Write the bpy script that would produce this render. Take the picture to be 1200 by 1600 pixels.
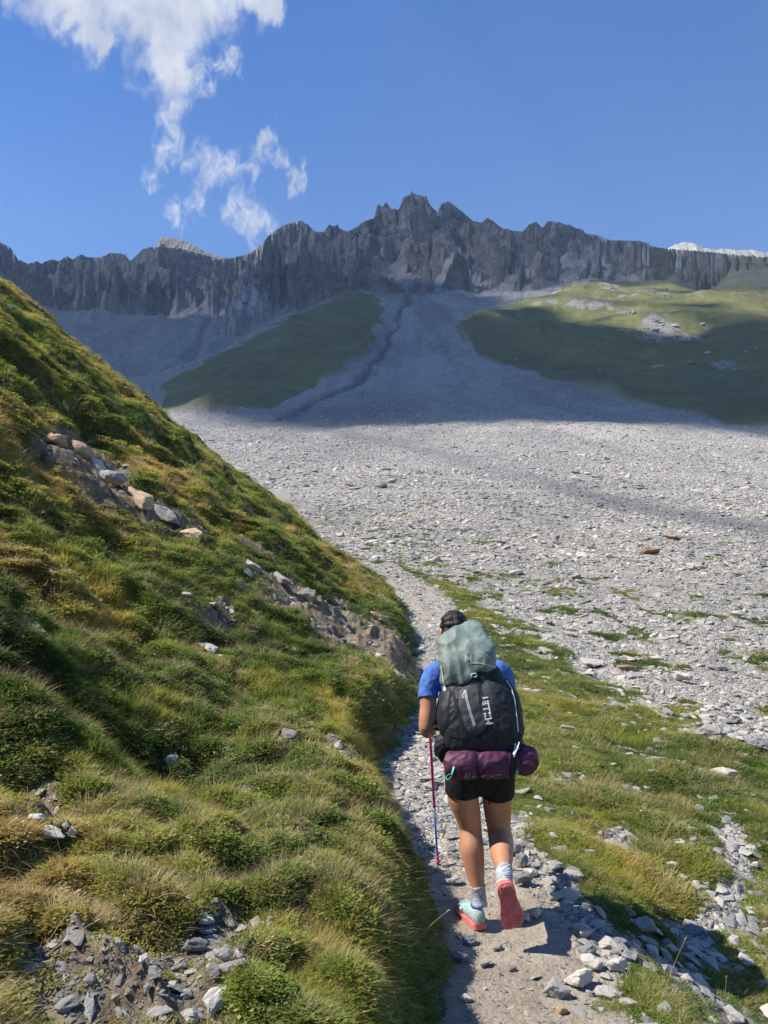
import bpy, bmesh, math, random
import numpy as np
from mathutils import Vector, Matrix, noise as mnoise
R = math.radians
for o in list(bpy.data.objects):
    bpy.data.objects.remove(o)
sc = bpy.context.scene
COL = sc.collection
rng = np.random.default_rng(7)
random.seed(7)

# ------------------------------------------------------------------ camera
CAMZ = 1.9
PITCH = 2.8
FPX = 1220.0                      # focal length in pixels of the 1200x1600 photograph
cam_d = bpy.data.cameras.new("camera")
cam = bpy.data.objects.new("camera", cam_d)
COL.objects.link(cam)
cam.location = (0, 0, CAMZ)
cam.rotation_euler = (R(90 + PITCH), 0, 0)
cam_d.sensor_fit = 'VERTICAL'
cam_d.sensor_height = 36.0
cam_d.lens = 36.0 * FPX / 1600.0
cam_d.clip_start = 0.05
cam_d.clip_end = 20000
sc.camera = cam
CP, SP = math.cos(R(PITCH)), math.sin(R(PITCH))

# ------------------------------------------------------------------ light
SUN_EL, SUN_B = 51.0, 1.0        # elevation; angle ahead of straight left
SUN = Vector((-math.cos(R(SUN_EL)) * math.cos(R(SUN_B)), math.cos(R(SUN_EL)) * math.sin(R(SUN_B)), math.sin(R(SUN_EL))))
sl = bpy.data.lights.new("sun", 'SUN')
sl.energy = 5.0
sl.angle = R(0.55)
sl.color = (1.0, 0.935, 0.84)
so = bpy.data.objects.new("sun", sl)
so.rotation_euler = SUN.to_track_quat('Z', 'Y').to_euler()
COL.objects.link(so)
w = bpy.data.worlds.new("World")
sc.world = w
w.use_nodes = True
wn = w.node_tree.nodes
sky = wn.new('ShaderNodeTexSky')
sky.sky_type = 'NISHITA'
sky.sun_disc = False
sky.sun_elevation = R(SUN_EL)
sky.sun_rotation = math.atan2(SUN.x, SUN.y)
sky.altitude = 2600
sky.air_density = 1.8
sky.dust_density = 0.0
sky.ozone_density = 6.0
bgn = wn['Background']
hs = wn.new('ShaderNodeHueSaturation')
hs.inputs['Saturation'].default_value = 1.26
hs.inputs['Hue'].default_value = .512
w.node_tree.links.new(sky.outputs[0], hs.inputs['Color'])
def sky_clouds(base):
    """the clouds of the far sky, by direction: a bank with streamers torn down from it"""
    N, L = wn, w.node_tree.links
    def M(op, x, y=0.0, z=None):
        n = N.new('ShaderNodeMath'); n.operation = op
        for i, v in enumerate((x, y, z)):
            if v is None: continue
            if isinstance(v, (int, float)): n.inputs[i].default_value = v
            else: L.new(v, n.inputs[i])
        return n.outputs[0]
    def MR(v, p, q, c=0.0, d=1.0):
        n = N.new('ShaderNodeMapRange'); n.interpolation_type = 'SMOOTHSTEP'; L.new(v, n.inputs[0])
        for i, k in enumerate((p, q, c, d)): n.inputs[i + 1].default_value = k
        return n.outputs[0]
    tc = N.new('ShaderNodeTexCoord'); sp = N.new('ShaderNodeSeparateXYZ'); L.new(tc.outputs['Generated'], sp.inputs[0])
    yy = M('MAXIMUM', sp.outputs[1], .05)
    u, v = M('DIVIDE', sp.outputs[0], yy), M('DIVIDE', sp.outputs[2], yy)
    cb = N.new('ShaderNodeCombineXYZ'); L.new(u, cb.inputs[0]); L.new(v, cb.inputs[1])
    def NZ(scale, det, rough, dist=0.0, seed=0.0, out='Fac'):
        m = N.new('ShaderNodeMapping'); m.inputs['Location'].default_value = (seed, seed * .7, 0); m.inputs['Rotation'].default_value = (0, 0, R(-28)); m.inputs['Scale'].default_value = (1.35, .8, 1)
        n = N.new('ShaderNodeTexNoise'); n.noise_dimensions = '2D'; L.new(cb.outputs[0], m.inputs[0]); L.new(m.outputs[0], n.inputs['Vector'])
        n.inputs['Scale'].default_value = scale; n.inputs['Detail'].default_value = det; n.inputs['Roughness'].default_value = rough; n.inputs['Distortion'].default_value = dist
        return n.outputs[out]
    w1, w2 = NZ(16, 5, .6, .3, 3.1, 'Color'), NZ(16, 5, .6, .3, 7.7)
    s1 = N.new('ShaderNodeSeparateColor'); L.new(w1, s1.inputs[0])
    uu = M('MULTIPLY_ADD', M('SUBTRACT', s1.outputs[0], .5), .085, u); vv = M('MULTIPLY_ADD', M('SUBTRACT', s1.outputs[1], .5), .085, v)
    def field(caps):
        F = None
        for x1, y1, r1, x2, y2, r2 in caps:
            (ax, ay), (bx, by) = pix_dir(x1, y1), pix_dir(x2, y2)
            ex, ey = bx - ax, by - ay; le = ex * ex + ey * ey + 1e-9
            px, py = M('SUBTRACT', uu, ax), M('SUBTRACT', vv, ay)
            n = N.new('ShaderNodeMath'); n.operation = 'MULTIPLY_ADD'; n.use_clamp = True; L.new(px, n.inputs[0]); n.inputs[1].default_value = ex / le; L.new(M('MULTIPLY', py, ey / le), n.inputs[2]); h = n.outputs[0]
            dx, dy = M('MULTIPLY_ADD', h, -ex, px), M('MULTIPLY_ADD', h, -ey, py)
            dd = M('SQRT', M('ADD', M('MULTIPLY', dx, dx), M('MULTIPLY', dy, dy)))
            rr = M('MULTIPLY_ADD', h, (r2 - r1) / FPX, r1 / FPX)
            f = M('SUBTRACT', 1.0, M('DIVIDE', dd, rr))
            F = f if F is None else M('MAXIMUM', F, f)
        return F
    bank = field([(20, -60, 70, 150, -10, 110), (150, -20, 100, 290, -10, 120), (290, -30, 110, 360, -80, 90), (120, 20, 50, 160, 62, 38), (250, 60, 80, 268, 125, 58), (380, -30, 50, 430, 20, 30)])
    wisp = field([(275, 130, 40, 350, 100, 34), (335, 110, 30, 262, 185, 36), (262, 185, 32, 262, 230, 32), (262, 230, 32, 246, 275, 28), (280, 248, 34, 340, 240, 38), (340, 240, 38, 285, 335, 26), (350, 255, 34, 372, 320, 40), (372, 320, 40, 425, 368, 34), (380, 265, 22, 400, 235, 24), (400, 240, 20, 425, 210, 22), (425, 212, 16, 456, 258, 18), (456, 262, 14, 448, 300, 16)])
    fine = NZ(44, 9, .66, .5, 1.3); mid = NZ(19, 6, .6, .2, 5.9); broad = NZ(7, 5, .55, 0, 9.1)
    a1 = MR(M('ADD', bank, M('MULTIPLY', M('SUBTRACT', mid, .5), 1.3)), -.12, .74)
    a1 = M('MULTIPLY', a1, MR(broad, .25, .55, .72, 1.0))
    a2 = MR(M('ADD', M('MULTIPLY', wisp, .85), M('ADD', M('MULTIPLY', M('SUBTRACT', fine, .5), 2.3), M('MULTIPLY', M('SUBTRACT', mid, .5), 1.1))), .0, 1.42)
    a2 = M('MULTIPLY', M('MULTIPLY', a2, .92), MR(wisp, 0.0, .22))
    al = M('MULTIPLY', M('MAXIMUM', a1, a2), .93)
    al = M('MULTIPLY', al, M('GREATER_THAN', sp.outputs[1], .06))
    cr = N.new('ShaderNodeMix'); cr.data_type = 'RGBA'; L.new(MR(NZ(11, 5, .6, .2, 12.3), .3, .7), cr.inputs[0])  # grey-blue patches paint shading into the clouds
    K = 1 / (2 ** sc.view_settings.exposure * bgn.inputs[1].default_value)
    cr.inputs[6].default_value = (.60 * K, .66 * K, .78 * K, 1); cr.inputs[7].default_value = (.88 * K, .90 * K, .95 * K, 1)
    mx = N.new('ShaderNodeMix'); mx.data_type = 'RGBA'; L.new(al, mx.inputs[0]); L.new(base, mx.inputs[6]); L.new(cr.outputs[2], mx.inputs[7])
    return mx.outputs[2]

bgn.inputs[1].default_value = 0.08
sc.view_settings.view_transform = 'Standard'
sc.view_settings.look = 'None'
sc.view_settings.exposure = 0.85
sc.view_settings.gamma = 1.0
sc.cycles.max_bounces = 6
sc.cycles.diffuse_bounces = 2
sc.cycles.glossy_bounces = 1
sc.cycles.transmission_bounces = 2
sc.cycles.volume_bounces = 4
sc.cycles.transparent_max_bounces = 12
sc.cycles.volume_max_steps = 160
sc.cycles.volume_step_rate = .35
sc.cycles.use_denoising = True
sc.cycles.use_adaptive_sampling = True
sc.cycles.adaptive_threshold = 0.02

# ------------------------------------------------------------------ helpers
def hash2(ix, iy, seed):
    h = (ix.astype(np.int64) * 374761393 + iy.astype(np.int64) * 668265263 + seed * 1442695041) & 0xffffffff
    h = ((h ^ (h >> 13)) * 1274126177) & 0xffffffff
    h = ((h ^ (h >> 16)) * 2246822519) & 0xffffffff
    return (h ^ (h >> 15)) & 0xffffffff

def perlin(x, y, seed=0):
    x = np.asarray(x, float); y = np.asarray(y, float)
    x0 = np.floor(x); y0 = np.floor(y)
    fx = x - x0; fy = y - y0
    ux = fx * fx * fx * (fx * (fx * 6 - 15) + 10); uy = fy * fy * fy * (fy * (fy * 6 - 15) + 10)
    def g(ix, iy, dx, dy):
        a = hash2(ix, iy, seed) * (2 * math.pi / 4294967296.0)
        return np.cos(a) * dx + np.sin(a) * dy
    a = g(x0, y0, fx, fy); b = g(x0 + 1, y0, fx - 1, fy)
    c = g(x0, y0 + 1, fx, fy - 1); d = g(x0 + 1, y0 + 1, fx - 1, fy - 1)
    return (a + ux * (b - a) + uy * ((c + ux * (d - c)) - (a + ux * (b - a)))) * 1.4

def fbm(x, y, octv=4, seed=0, gain=0.5):
    s = 0; a = 1.0; f = 1.0
    for i in range(octv):
        s = s + a * perlin(x * f, y * f, seed + i * 17); a *= gain; f *= 2.03
    return s

def ridged(x, y, octv=5, seed=0, gain=0.55):
    s = 0; a = 1.0; f = 1.0; wgt = 1.0
    for i in range(octv):
        n = 1 - np.abs(perlin(x * f, y * f, seed + i * 31)) * 1.6
        n = np.clip(n, 0, 1) ** 2 * wgt
        s = s + a * n; wgt = np.clip(n * 1.6, 0, 1); a *= gain; f *= 2.07
    return s

def sstep(a, b, x):
    t = np.clip((x - a) / (b - a), 0, 1)
    return t * t * (3 - 2 * t)

def pix_dir(px, py):                     # direction per metre of forward distance
    u = (px - 600.0) / FPX; v = (800.0 - py) / FPX
    yw = CP - v * SP; zw = SP + v * CP
    return u / yw, zw / yw
def W(px, py, Y):                        # a point at forward distance Y seen at a pixel of the photograph
    a, b = pix_dir(px, py)
    return Vector((a * Y, Y, CAMZ + b * Y))
def proj(x, y, z):
    z = z - CAMZ
    dep = y * CP + z * SP; up = -y * SP + z * CP
    return 600 + FPX * x / dep, 800 - FPX * up / dep

w.node_tree.links.new(sky_clouds(hs.outputs[0]), bgn.inputs[0])

def setp(o, label=None, cat=None, group=None, kind=None):
    if label: o["label"] = label
    if cat: o["category"] = cat
    if group: o["group"] = group
    if kind: o["kind"] = kind
    return o

def mesh_obj(name, me, mat=None, parent=None, link=True):
    o = bpy.data.objects.new(name, me)
    if mat: me.materials.append(mat)
    if parent: o.parent = parent
    if link: COL.objects.link(o)
    return o

def grid_mesh(name, X, Y, Z, attrs=None):
    n, m = X.shape
    co = np.stack([X, Y, Z], -1).reshape(-1, 3).astype(np.float32)
    i = np.arange(n * m).reshape(n, m)
    q = np.stack([i[:-1, :-1], i[:-1, 1:], i[1:, 1:], i[1:, :-1]], -1).reshape(-1, 4).astype(np.int32)
    me = bpy.data.meshes.new(name)
    me.vertices.add(len(co)); me.vertices.foreach_set("co", co.ravel())
    me.loops.add(q.size); me.loops.foreach_set("vertex_index", q.ravel())
    me.polygons.add(len(q)); me.polygons.foreach_set("loop_start", np.arange(0, q.size, 4, dtype=np.int32))
    me.polygons.foreach_set("loop_total", np.full(len(q), 4, np.int32))
    me.polygons.foreach_set("use_smooth", np.ones(len(q), bool))
    me.update(calc_edges=True)
    for k, v in (attrs or {}).items():
        a = me.attributes.new(k, 'FLOAT', 'POINT'); a.data.foreach_set("value", v.ravel().astype(np.float32))
    return me

def raw_mesh(name, V, F, smooth=False):
    me = bpy.data.meshes.new(name)
    me.from_pydata([tuple(v) for v in V], [], [tuple(f) for f in F])
    if smooth:
        me.polygons.foreach_set("use_smooth", np.ones(len(me.polygons), bool))
    me.update()
    return me

class NT:                                # small node-tree writer
    def __init__(s, name):
        s.m = bpy.data.materials.new(name); s.m.use_nodes = True
        s.t = s.m.node_tree; s.n = s.t.nodes; s.l = s.t.links
        s.b = s.n['Principled BSDF']; s.out = s.n['Material Output']
        s.b.inputs['Roughness'].default_value = 0.85
        s.b.inputs['Specular IOR Level'].default_value = 0.25
    def put(s, inp, v):
        if hasattr(v, 'is_linked') or isinstance(v, bpy.types.NodeSocket): s.l.new(v, inp)
        elif v is not None:
            if isinstance(v, (tuple, list)) and len(v) == 3 and len(inp.default_value) == 4: v = (*v, 1)
            inp.default_value = v
    def pos(s): return s.n.new('ShaderNodeNewGeometry').outputs['Position']
    def obj(s): return s.n.new('ShaderNodeTexCoord').outputs['Object']
    def attr(s, name):
        a = s.n.new('ShaderNodeAttribute'); a.attribute_name = name; return a.outputs['Fac']
    def rnd(s): return s.n.new('ShaderNodeObjectInfo').outputs['Random']
    def mapv(s, v, scale=(1, 1, 1), rot=(0, 0, 0), loc=(0, 0, 0)):
        a = s.n.new('ShaderNodeMapping'); s.put(a.inputs[0], v)
        a.inputs['Scale'].default_value = scale; a.inputs['Rotation'].default_value = rot; a.inputs['Location'].default_value = loc
        return a.outputs[0]
    def noise(s, v, scale, detail=4, rough=0.55, dist=0.0, col=False):
        a = s.n.new('ShaderNodeTexNoise'); s.put(a.inputs['Vector'], v)
        a.inputs['Scale'].default_value = scale; a.inputs['Detail'].default_value = detail
        a.inputs['Roughness'].default_value = rough; a.inputs['Distortion'].default_value = dist
        return a.outputs['Color' if col else 'Fac']
    def voro(s, v, scale, feature='F1', out='Distance', rand=1.0):
        a = s.n.new('ShaderNodeTexVoronoi'); a.feature = feature; s.put(a.inputs['Vector'], v)
        a.inputs['Scale'].default_value = scale; a.inputs['Randomness'].default_value = rand
        return a.outputs[out]
    def math(s, op, a, b=0.0, c=None, clamp=False):
        n = s.n.new('ShaderNodeMath'); n.operation = op; n.use_clamp = clamp
        s.put(n.inputs[0], a); s.put(n.inputs[1], b)
        if c is not None: s.put(n.inputs[2], c)
        return n.outputs[0]
    def rng(s, v, a, b, c=0.0, d=1.0, smooth=False):
        n = s.n.new('ShaderNodeMapRange'); s.put(n.inputs[0], v)
        if smooth: n.interpolation_type = 'SMOOTHSTEP'
        for i, k in enumerate((a, b, c, d)): n.inputs[i + 1].default_value = k
        return n.outputs[0]
    def ramp(s, v, stops):
        n = s.n.new('ShaderNodeValToRGB'); s.put(n.inputs[0], v); e = n.color_ramp.elements
        while len(e) < len(stops): e.new(0.5)
        for i, (p, c) in enumerate(stops): e[i].position = p; e[i].color = (*c, 1)
        return n.outputs[0]
    def mix(s, f, a, b, mode='MIX'):
        n = s.n.new('ShaderNodeMix'); n.data_type = 'RGBA'; n.blend_type = mode
        s.put(n.inputs[0], f); s.put(n.inputs[6], a); s.put(n.inputs[7], b)
        return n.outputs[2]
    def bump(s, h, dist, strength=1.0, nrm=None):
        n = s.n.new('ShaderNodeBump'); s.put(n.inputs['Height'], h)
        n.inputs['Distance'].default_value = dist; n.inputs['Strength'].default_value = strength
        if nrm: s.l.new(nrm, n.inputs['Normal'])
        return n.outputs[0]
    def col(s, c): s.put(s.b.inputs['Base Color'], c)
    def nrm(s, c): s.put(s.b.inputs['Normal'], c)
# ------------------------------------------------------------------ ground shape near the path (metres, camera above the origin)
_zY = [-30, -12, -4, 0, 3, 4, 7, 10, 12, 15, 18, 21, 25, 30, 36, 46, 60, 80, 110, 140]
_zZ = [1.6, 0.9, .45, .27, .07, 0, -.02, -.06, 0.0, .19, .56, .8, 1.07, 1.42, 1.9, 3.0, 4.85, 7.7, 12.7, 18.2]
_dY = np.linspace(-30, 140, 1701)
_dZ = np.interp(_dY, _zY, _zZ)
_k = np.hanning(25); _k /= _k.sum()
_dZ = np.convolve(np.pad(_dZ, 12, mode='edge'), _k, mode='valid')
def zc(Y): return np.interp(Y, _dY, _dZ)
_xlY = [-30, 0, 3.1, 3.7, 4.4, 5.2, 6.2, 7, 8, 9.5, 12, 15.3, 18, 20, 26, 34, 42, 50, 62, 90, 140]
_xlX = [-.05, .03, .17, .27, .23, .11, 0.02, -.10, .12, .36, .52, .50, .45, 0.05, -.85, -2.1, -3.5, -4.9, -7.2, -11, -20]
_xrY = [-30, 0, 3.1, 4.4, 5.2, 7, 9, 12, 15, 17, 20, 24, 27, 34, 42, 60, 90]
_xrX = [1.0, .95, .92, .82, .9, .84, .92, 1.25, 1.55, 1.65, 1.5, 1.1, .6, -.2, -1.6, -5.6, -10]
_sm = lambda yy, xx: np.convolve(np.pad(np.interp(_dY, yy, xx), 4, mode='edge'), np.hanning(11)[1:-1] / np.hanning(11)[1:-1].sum(), mode='valid')
_xl, _xr = _sm(_xlY, _xlX), _sm(_xrY, _xrX)
def xl(Y): return np.interp(Y, _dY, _xl)
def xr(Y): return np.interp(Y, _dY, _xr)

def near_z(x, Y, detail=True):
    x = np.asarray(x, float); Y = np.asarray(Y, float)
    wob = 0.10 * perlin(Y * 1.7, x * 0 + 3.1, 5) + 0.05 * perlin(Y * 5.1, x * 0 + 1.1, 6)
    f = xl(Y) + wob * np.clip(Y / 8, .5, 1.5)
    z = zc(Y).copy()
    # right of the path the ground falls away a little, with a shallow lip
    d = np.maximum(x - xr(Y), 0)
    z += -0.22 * sstep(.05, .9, d) * sstep(6.5, 4.6, Y) - 0.5 * (1 - np.exp(-d / 4.5)) * sstep(40, 14, Y) - 0.012 * np.minimum(d, 40) * sstep(70, 20, Y)
    z += 0.09 * sstep(0, .35, d) * np.exp(-d / 1.3) * sstep(30, 8, Y)
    # path bed slightly hollow
    # hill on the left
    s = np.maximum(f - x, 0)
    amp = sstep(90, 58, Y + 0.25 * s)
    bankh = (0.19 + 0.12 * perlin(Y * .55, Y * 0 + 8, 9)) * sstep(45, 18, Y) + .15
    prof = 0.762 * s - .26 * np.minimum(s, 1.3) - np.interp(Y, [2, 7, 15], [.30, .20, 0]) * np.minimum(s, 4) - 0.010 * np.maximum(s - 22, 0) ** 2
    prof = np.where(s > 52, 0.762 * 52 - 9.4 + 0.13 * (s - 52), prof)
    bank = bankh * sstep(0, .30 + .01 * Y, s) * (0.55 + 0.45 * np.exp(-s / 3.0))
    big = fbm(x * .10 + .3, Y * .10, 3, 21) * .9 * sstep(3, 14, s) * sstep(6, 26, Y)
    md = fbm(x * .42 + Y * .18, Y * .30 - x * .1, 3, 33) * 0.42 * sstep(.3, 3, s)
    # stepped outcrop band running down across the slope
    band = np.exp(-((x + 5.2 + (Y - 14.5) * -.33) / 1.0) ** 2) * sstep(9, 11.5, Y) * sstep(25, 20, Y)
    ledge = -0.75 * band * sstep(-.3, .5, perlin(x * 1.1, Y * 1.1, 55) + .35)
    hollow = -0.38 * np.exp(-((x + 1.35) / .55) ** 2 - ((Y - 4.75) / .55) ** 2) - .25 * np.exp(-((x + 1.9) / .5) ** 2 - ((Y - 3.5) / .5) ** 2)
    z += amp * (prof + bank + big + md + ledge + hollow)
    # slight dip shaped in for shade at lower right, where the hiker's shadow falls
    q = (Y - 3.83) + (x - 1.25) * 0.55
    z -= 0.03 * sstep(.06, -.22, q) * sstep(1.15, 1.32, x + .2 * (Y - 3.6)) * sstep(1.2, 2.0, Y)
    if detail:
        rough = sstep(0.0, .4, s)
        far = np.clip(Y / 12, 1, 3)
        z += rough * amp * (fbm(x * 1.35, Y * 1.35, 4, 41) * .11 * sstep(.1, 1.2, s) + ridged(x * 2.6, Y * 2.6, 3, 47) * .07)
        sc_ = sstep(3.2, 4.6, d)
        z += (1 - rough) * (fbm(x * .35, Y * .35, 3, 61) * .05 + fbm(x * 3.1, Y * 3.1, 3, 62) * .018 + fbm(x * .9, Y * .9, 2, 63) * .10 * sstep(.2, 2, d))
        z += sc_ * fbm(x * .16, Y * .16, 4, 71) * .22
    return z

# ------------------------------------------------------------------ ground shape beyond 70 m: interpolated elevation slopes
C = []
def cp(px, py, Y): C.append((px, Y, pix_dir(px, py)[1]))
for px in (-250, 0, 250, 465, 600, 760, 900, 1060, 1200, 1450):
    for Y in (52, 62, 76):
        x = (px - 600) / FPX * Y
        zz = near_z(x, Y, False) if px >= 465 else zc(Y)
        cz = float(zz - CAMZ) / Y
        C.append((px, Y, cz))
for px, py, Y in [
    (600, 740, 110), (600, 700, 170), (600, 660, 260), (600, 600, 400), (610, 550, 540), (625, 500, 700), (645, 460, 830),
    (800, 736, 112), (820, 700, 165), (800, 660, 240), (760, 600, 380), (700, 550, 540), (690, 500, 690), (700, 455, 830),
    (1000, 745, 105), (1000, 700, 160), (950, 660, 235), (1200, 760, 98), (1200, 700, 172), (1200, 684, 205), (1450, 720, 170), (1450, 640, 300),
    (460, 715, 140), (440, 680, 215), (430, 655, 275), (330, 700, 150), (300, 670, 230), (200, 705, 150), (0, 700, 150), (-250, 700, 150),
    # grassy slope to the right of the fan
    (725, 525, 600), (800, 585, 415), (1000, 636, 300), (1200, 668, 225), (1200, 630, 290), (1010, 600, 390), (870, 548, 500), (760, 500, 640),
    (850, 505, 560), (930, 520, 520), (860, 532, 600), (1200, 560, 430), (1000, 545, 500), (1200, 500, 560), (1010, 492, 640), (800, 470, 740), (900, 462, 740), (950, 442, 860), (1200, 468, 650), (1100, 455, 720),
    (1200, 472, 760), (1200, 435, 900), (1080, 430, 960), (1000, 420, 950), (1450, 440, 600), (1450, 380, 1000),
    # mountain wall
    (660, 440, 900), (640, 400, 1010), (650, 345, 1130), (650, 306, 1220), (590, 330, 1215), (705, 325, 1215), (770, 350, 1190), (860, 352, 1170), (840, 400, 1030),
    (780, 430, 920), (720, 425, 960), (760, 385, 1060), (930, 372, 1180), (950, 405, 1040), (1030, 385, 1180), (1120, 398, 1200), (1200, 405, 1200), (560, 420, 1000), (550, 352, 1230), (520, 362, 1290), (500, 410, 1150), (450, 440, 1080),
    (465, 352, 1520), (420, 378, 1520), (360, 402, 1560), (300, 398, 1560), (240, 388, 1480), (180, 398, 1430), (100, 402, 1400), (40, 412, 1400), (0, 388, 1380), (-120, 380, 1350), (-250, 340, 1300),
    (430, 440, 1240), (350, 450, 1250), (250, 450, 1230), (150, 450, 1200), (50, 450, 1180), (-200, 450, 1100),
    (380, 485, 1060), (300, 492, 1080), (220, 500, 1060), (140, 495, 1020), (0, 500, 980), (-250, 500, 900),
    (120, 502, 930), (200, 512, 900), (280, 530, 880), (340, 520, 900), (300, 560, 760), (250, 580, 700), (180, 560, 760), (100, 540, 760), (0, 560, 700), (-250, 560, 700), (60, 640, 350), (-200, 640, 350), (160, 640, 400),
    # grassy cone left of the gully
    (550, 449, 880), (500, 474, 760), (450, 499, 670), (400, 523, 600), (350, 549, 530), (300, 574, 470), (262, 598, 430),
    (330, 632, 320), (420, 640, 300), (280, 615, 370), (400, 600, 380), (480, 590, 430), (500, 545, 520), (560, 540, 570), (590, 490, 720), (580, 465, 800), (440, 560, 470), (545, 590, 430), (500, 625, 340),
    (500, 505, 900), (440, 520, 820), (380, 545, 740), (320, 575, 640), (560, 470, 960), (430, 490, 940)]:
    cp(px, py, Y)
Ca = np.array(C)
def _warp(px, Y): return np.stack([px / 260.0, np.log(Y) * 3.2], -1)
def _tps(r2): return 0.5 * r2 * np.log(r2 + 1e-9)
_P = _warp(Ca[:, 0], Ca[:, 1])
_n = len(_P)
_K = _tps(((_P[:, None] - _P[None]) ** 2).sum(-1)) + np.eye(_n) * 0.004
_Q = np.hstack([np.ones((_n, 1)), _P])
_A = np.block([[_K, _Q], [_Q.T, np.zeros((3, 3))]])
_w = np.linalg.solve(_A, np.concatenate([Ca[:, 2], np.zeros(3)]))
def far_el(px, Y):
    sh = px.shape; q = _warp(px.ravel(), Y.ravel()); out = np.empty(len(q))
    for i in range(0, len(q), 60000):
        c = q[i:i + 60000]
        r2 = ((c[:, None] - _P[None]) ** 2).sum(-1)
        out[i:i + 60000] = _tps(r2) @ _w[:_n] + _w[_n] + c @ _w[_n + 1:]
    return out.reshape(sh)
def far_el_fast(px, Y):                   # coarse lattice then bilinear
    gx = np.linspace(px.min(), px.max(), 260); gy = np.linspace(math.log(Y.min()), math.log(Y.max()), 260)
    GX, GY = np.meshgrid(gx, gy)
    E = far_el(GX, np.exp(GY))
    fx = (px - gx[0]) / (gx[1] - gx[0]); fy = (np.log(Y) - gy[0]) / (gy[1] - gy[0])
    i = np.clip(fx.astype(int), 0, 258); j = np.clip(fy.astype(int), 0, 258)
    a = fx - i; b = fy - j
    return (E[j, i] * (1 - a) + E[j, i + 1] * a) * (1 - b) + (E[j + 1, i] * (1 - a) + E[j + 1, i + 1] * a) * b

SKY = [(-300, 360), (-150, 372), (-60, 360), (0, 383), (5, 385), (18, 405), (35, 412), (48, 408), (55, 412), (70, 405), (85, 407), (95, 400), (105, 405), (118, 397), (130, 402), (150, 402), (165, 395), (188, 397), (196, 408), (208, 398), (215, 390), (228, 386), (244, 386), (275, 388), (292, 392), (315, 398), (335, 402), (360, 403), (390, 394), (402, 384), (420, 364), (440, 352), (465, 344), (478, 350), (490, 362), (505, 362), (512, 351), (527, 353), (540, 362), (552, 357), (568, 346), (585, 340), (588, 326), (590, 319), (598, 323), (603, 315), (612, 327), (625, 325), (632, 308), (645, 300), (655, 305), (668, 307), (672, 318), (685, 332), (692, 318), (703, 314), (718, 325), (730, 335), (742, 345), (755, 348), (765, 340), (778, 348), (785, 355), (805, 360), (820, 362), (832, 350), (842, 346), (852, 356), (862, 345), (880, 347), (900, 355), (915, 358), (925, 365), (945, 368), (960, 375), (1000, 376), (1020, 380), (1035, 387), (1060, 389), (1120, 394), (1200, 402), (1300, 395), (1500, 380)]
def poly_mask(px, py, poly, soft):        # signed distance to polygon -> 0..1
    P = np.array(poly, float); n = len(P)
    inside = np.zeros(px.shape, bool); dmin = np.full(px.shape, 1e9)
    for i in range(n):
        x1, y1 = P[i]; x2, y2 = P[(i + 1) % n]
        cond = ((y1 > py) != (y2 > py)) & (px < (x2 - x1) * (py - y1) / (y2 - y1 + 1e-12) + x1)
        inside ^= cond
        dx, dy = x2 - x1, y2 - y1
        t = np.clip(((px - x1) * dx + (py - y1) * dy) / (dx * dx + dy * dy), 0, 1)
        dmin = np.minimum(dmin, (px - x1 - t * dx) ** 2 + (py - y1 - t * dy) ** 2)
    d = np.sqrt(dmin) * np.where(inside, 1, -1)
    return sstep(-soft, soft, d)
def line_dist(px, py, pts):
    dm = np.full(px.shape, 1e9)
    for (x1, y1), (x2, y2) in zip(pts[:-1], pts[1:]):
        dx, dy = x2 - x1, y2 - y1
        t = np.clip(((px - x1) * dx + (py - y1) * dy) / (dx * dx + dy * dy), 0, 1)
        dm = np.minimum(dm, (px - x1 - t * dx) ** 2 + (py - y1 - t * dy) ** 2)
    return np.sqrt(dm)
GULLY = [(638, 452), (632, 480), (618, 510), (600, 545), (578, 580), (552, 602), (525, 612), (485, 630), (440, 652)]

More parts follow.
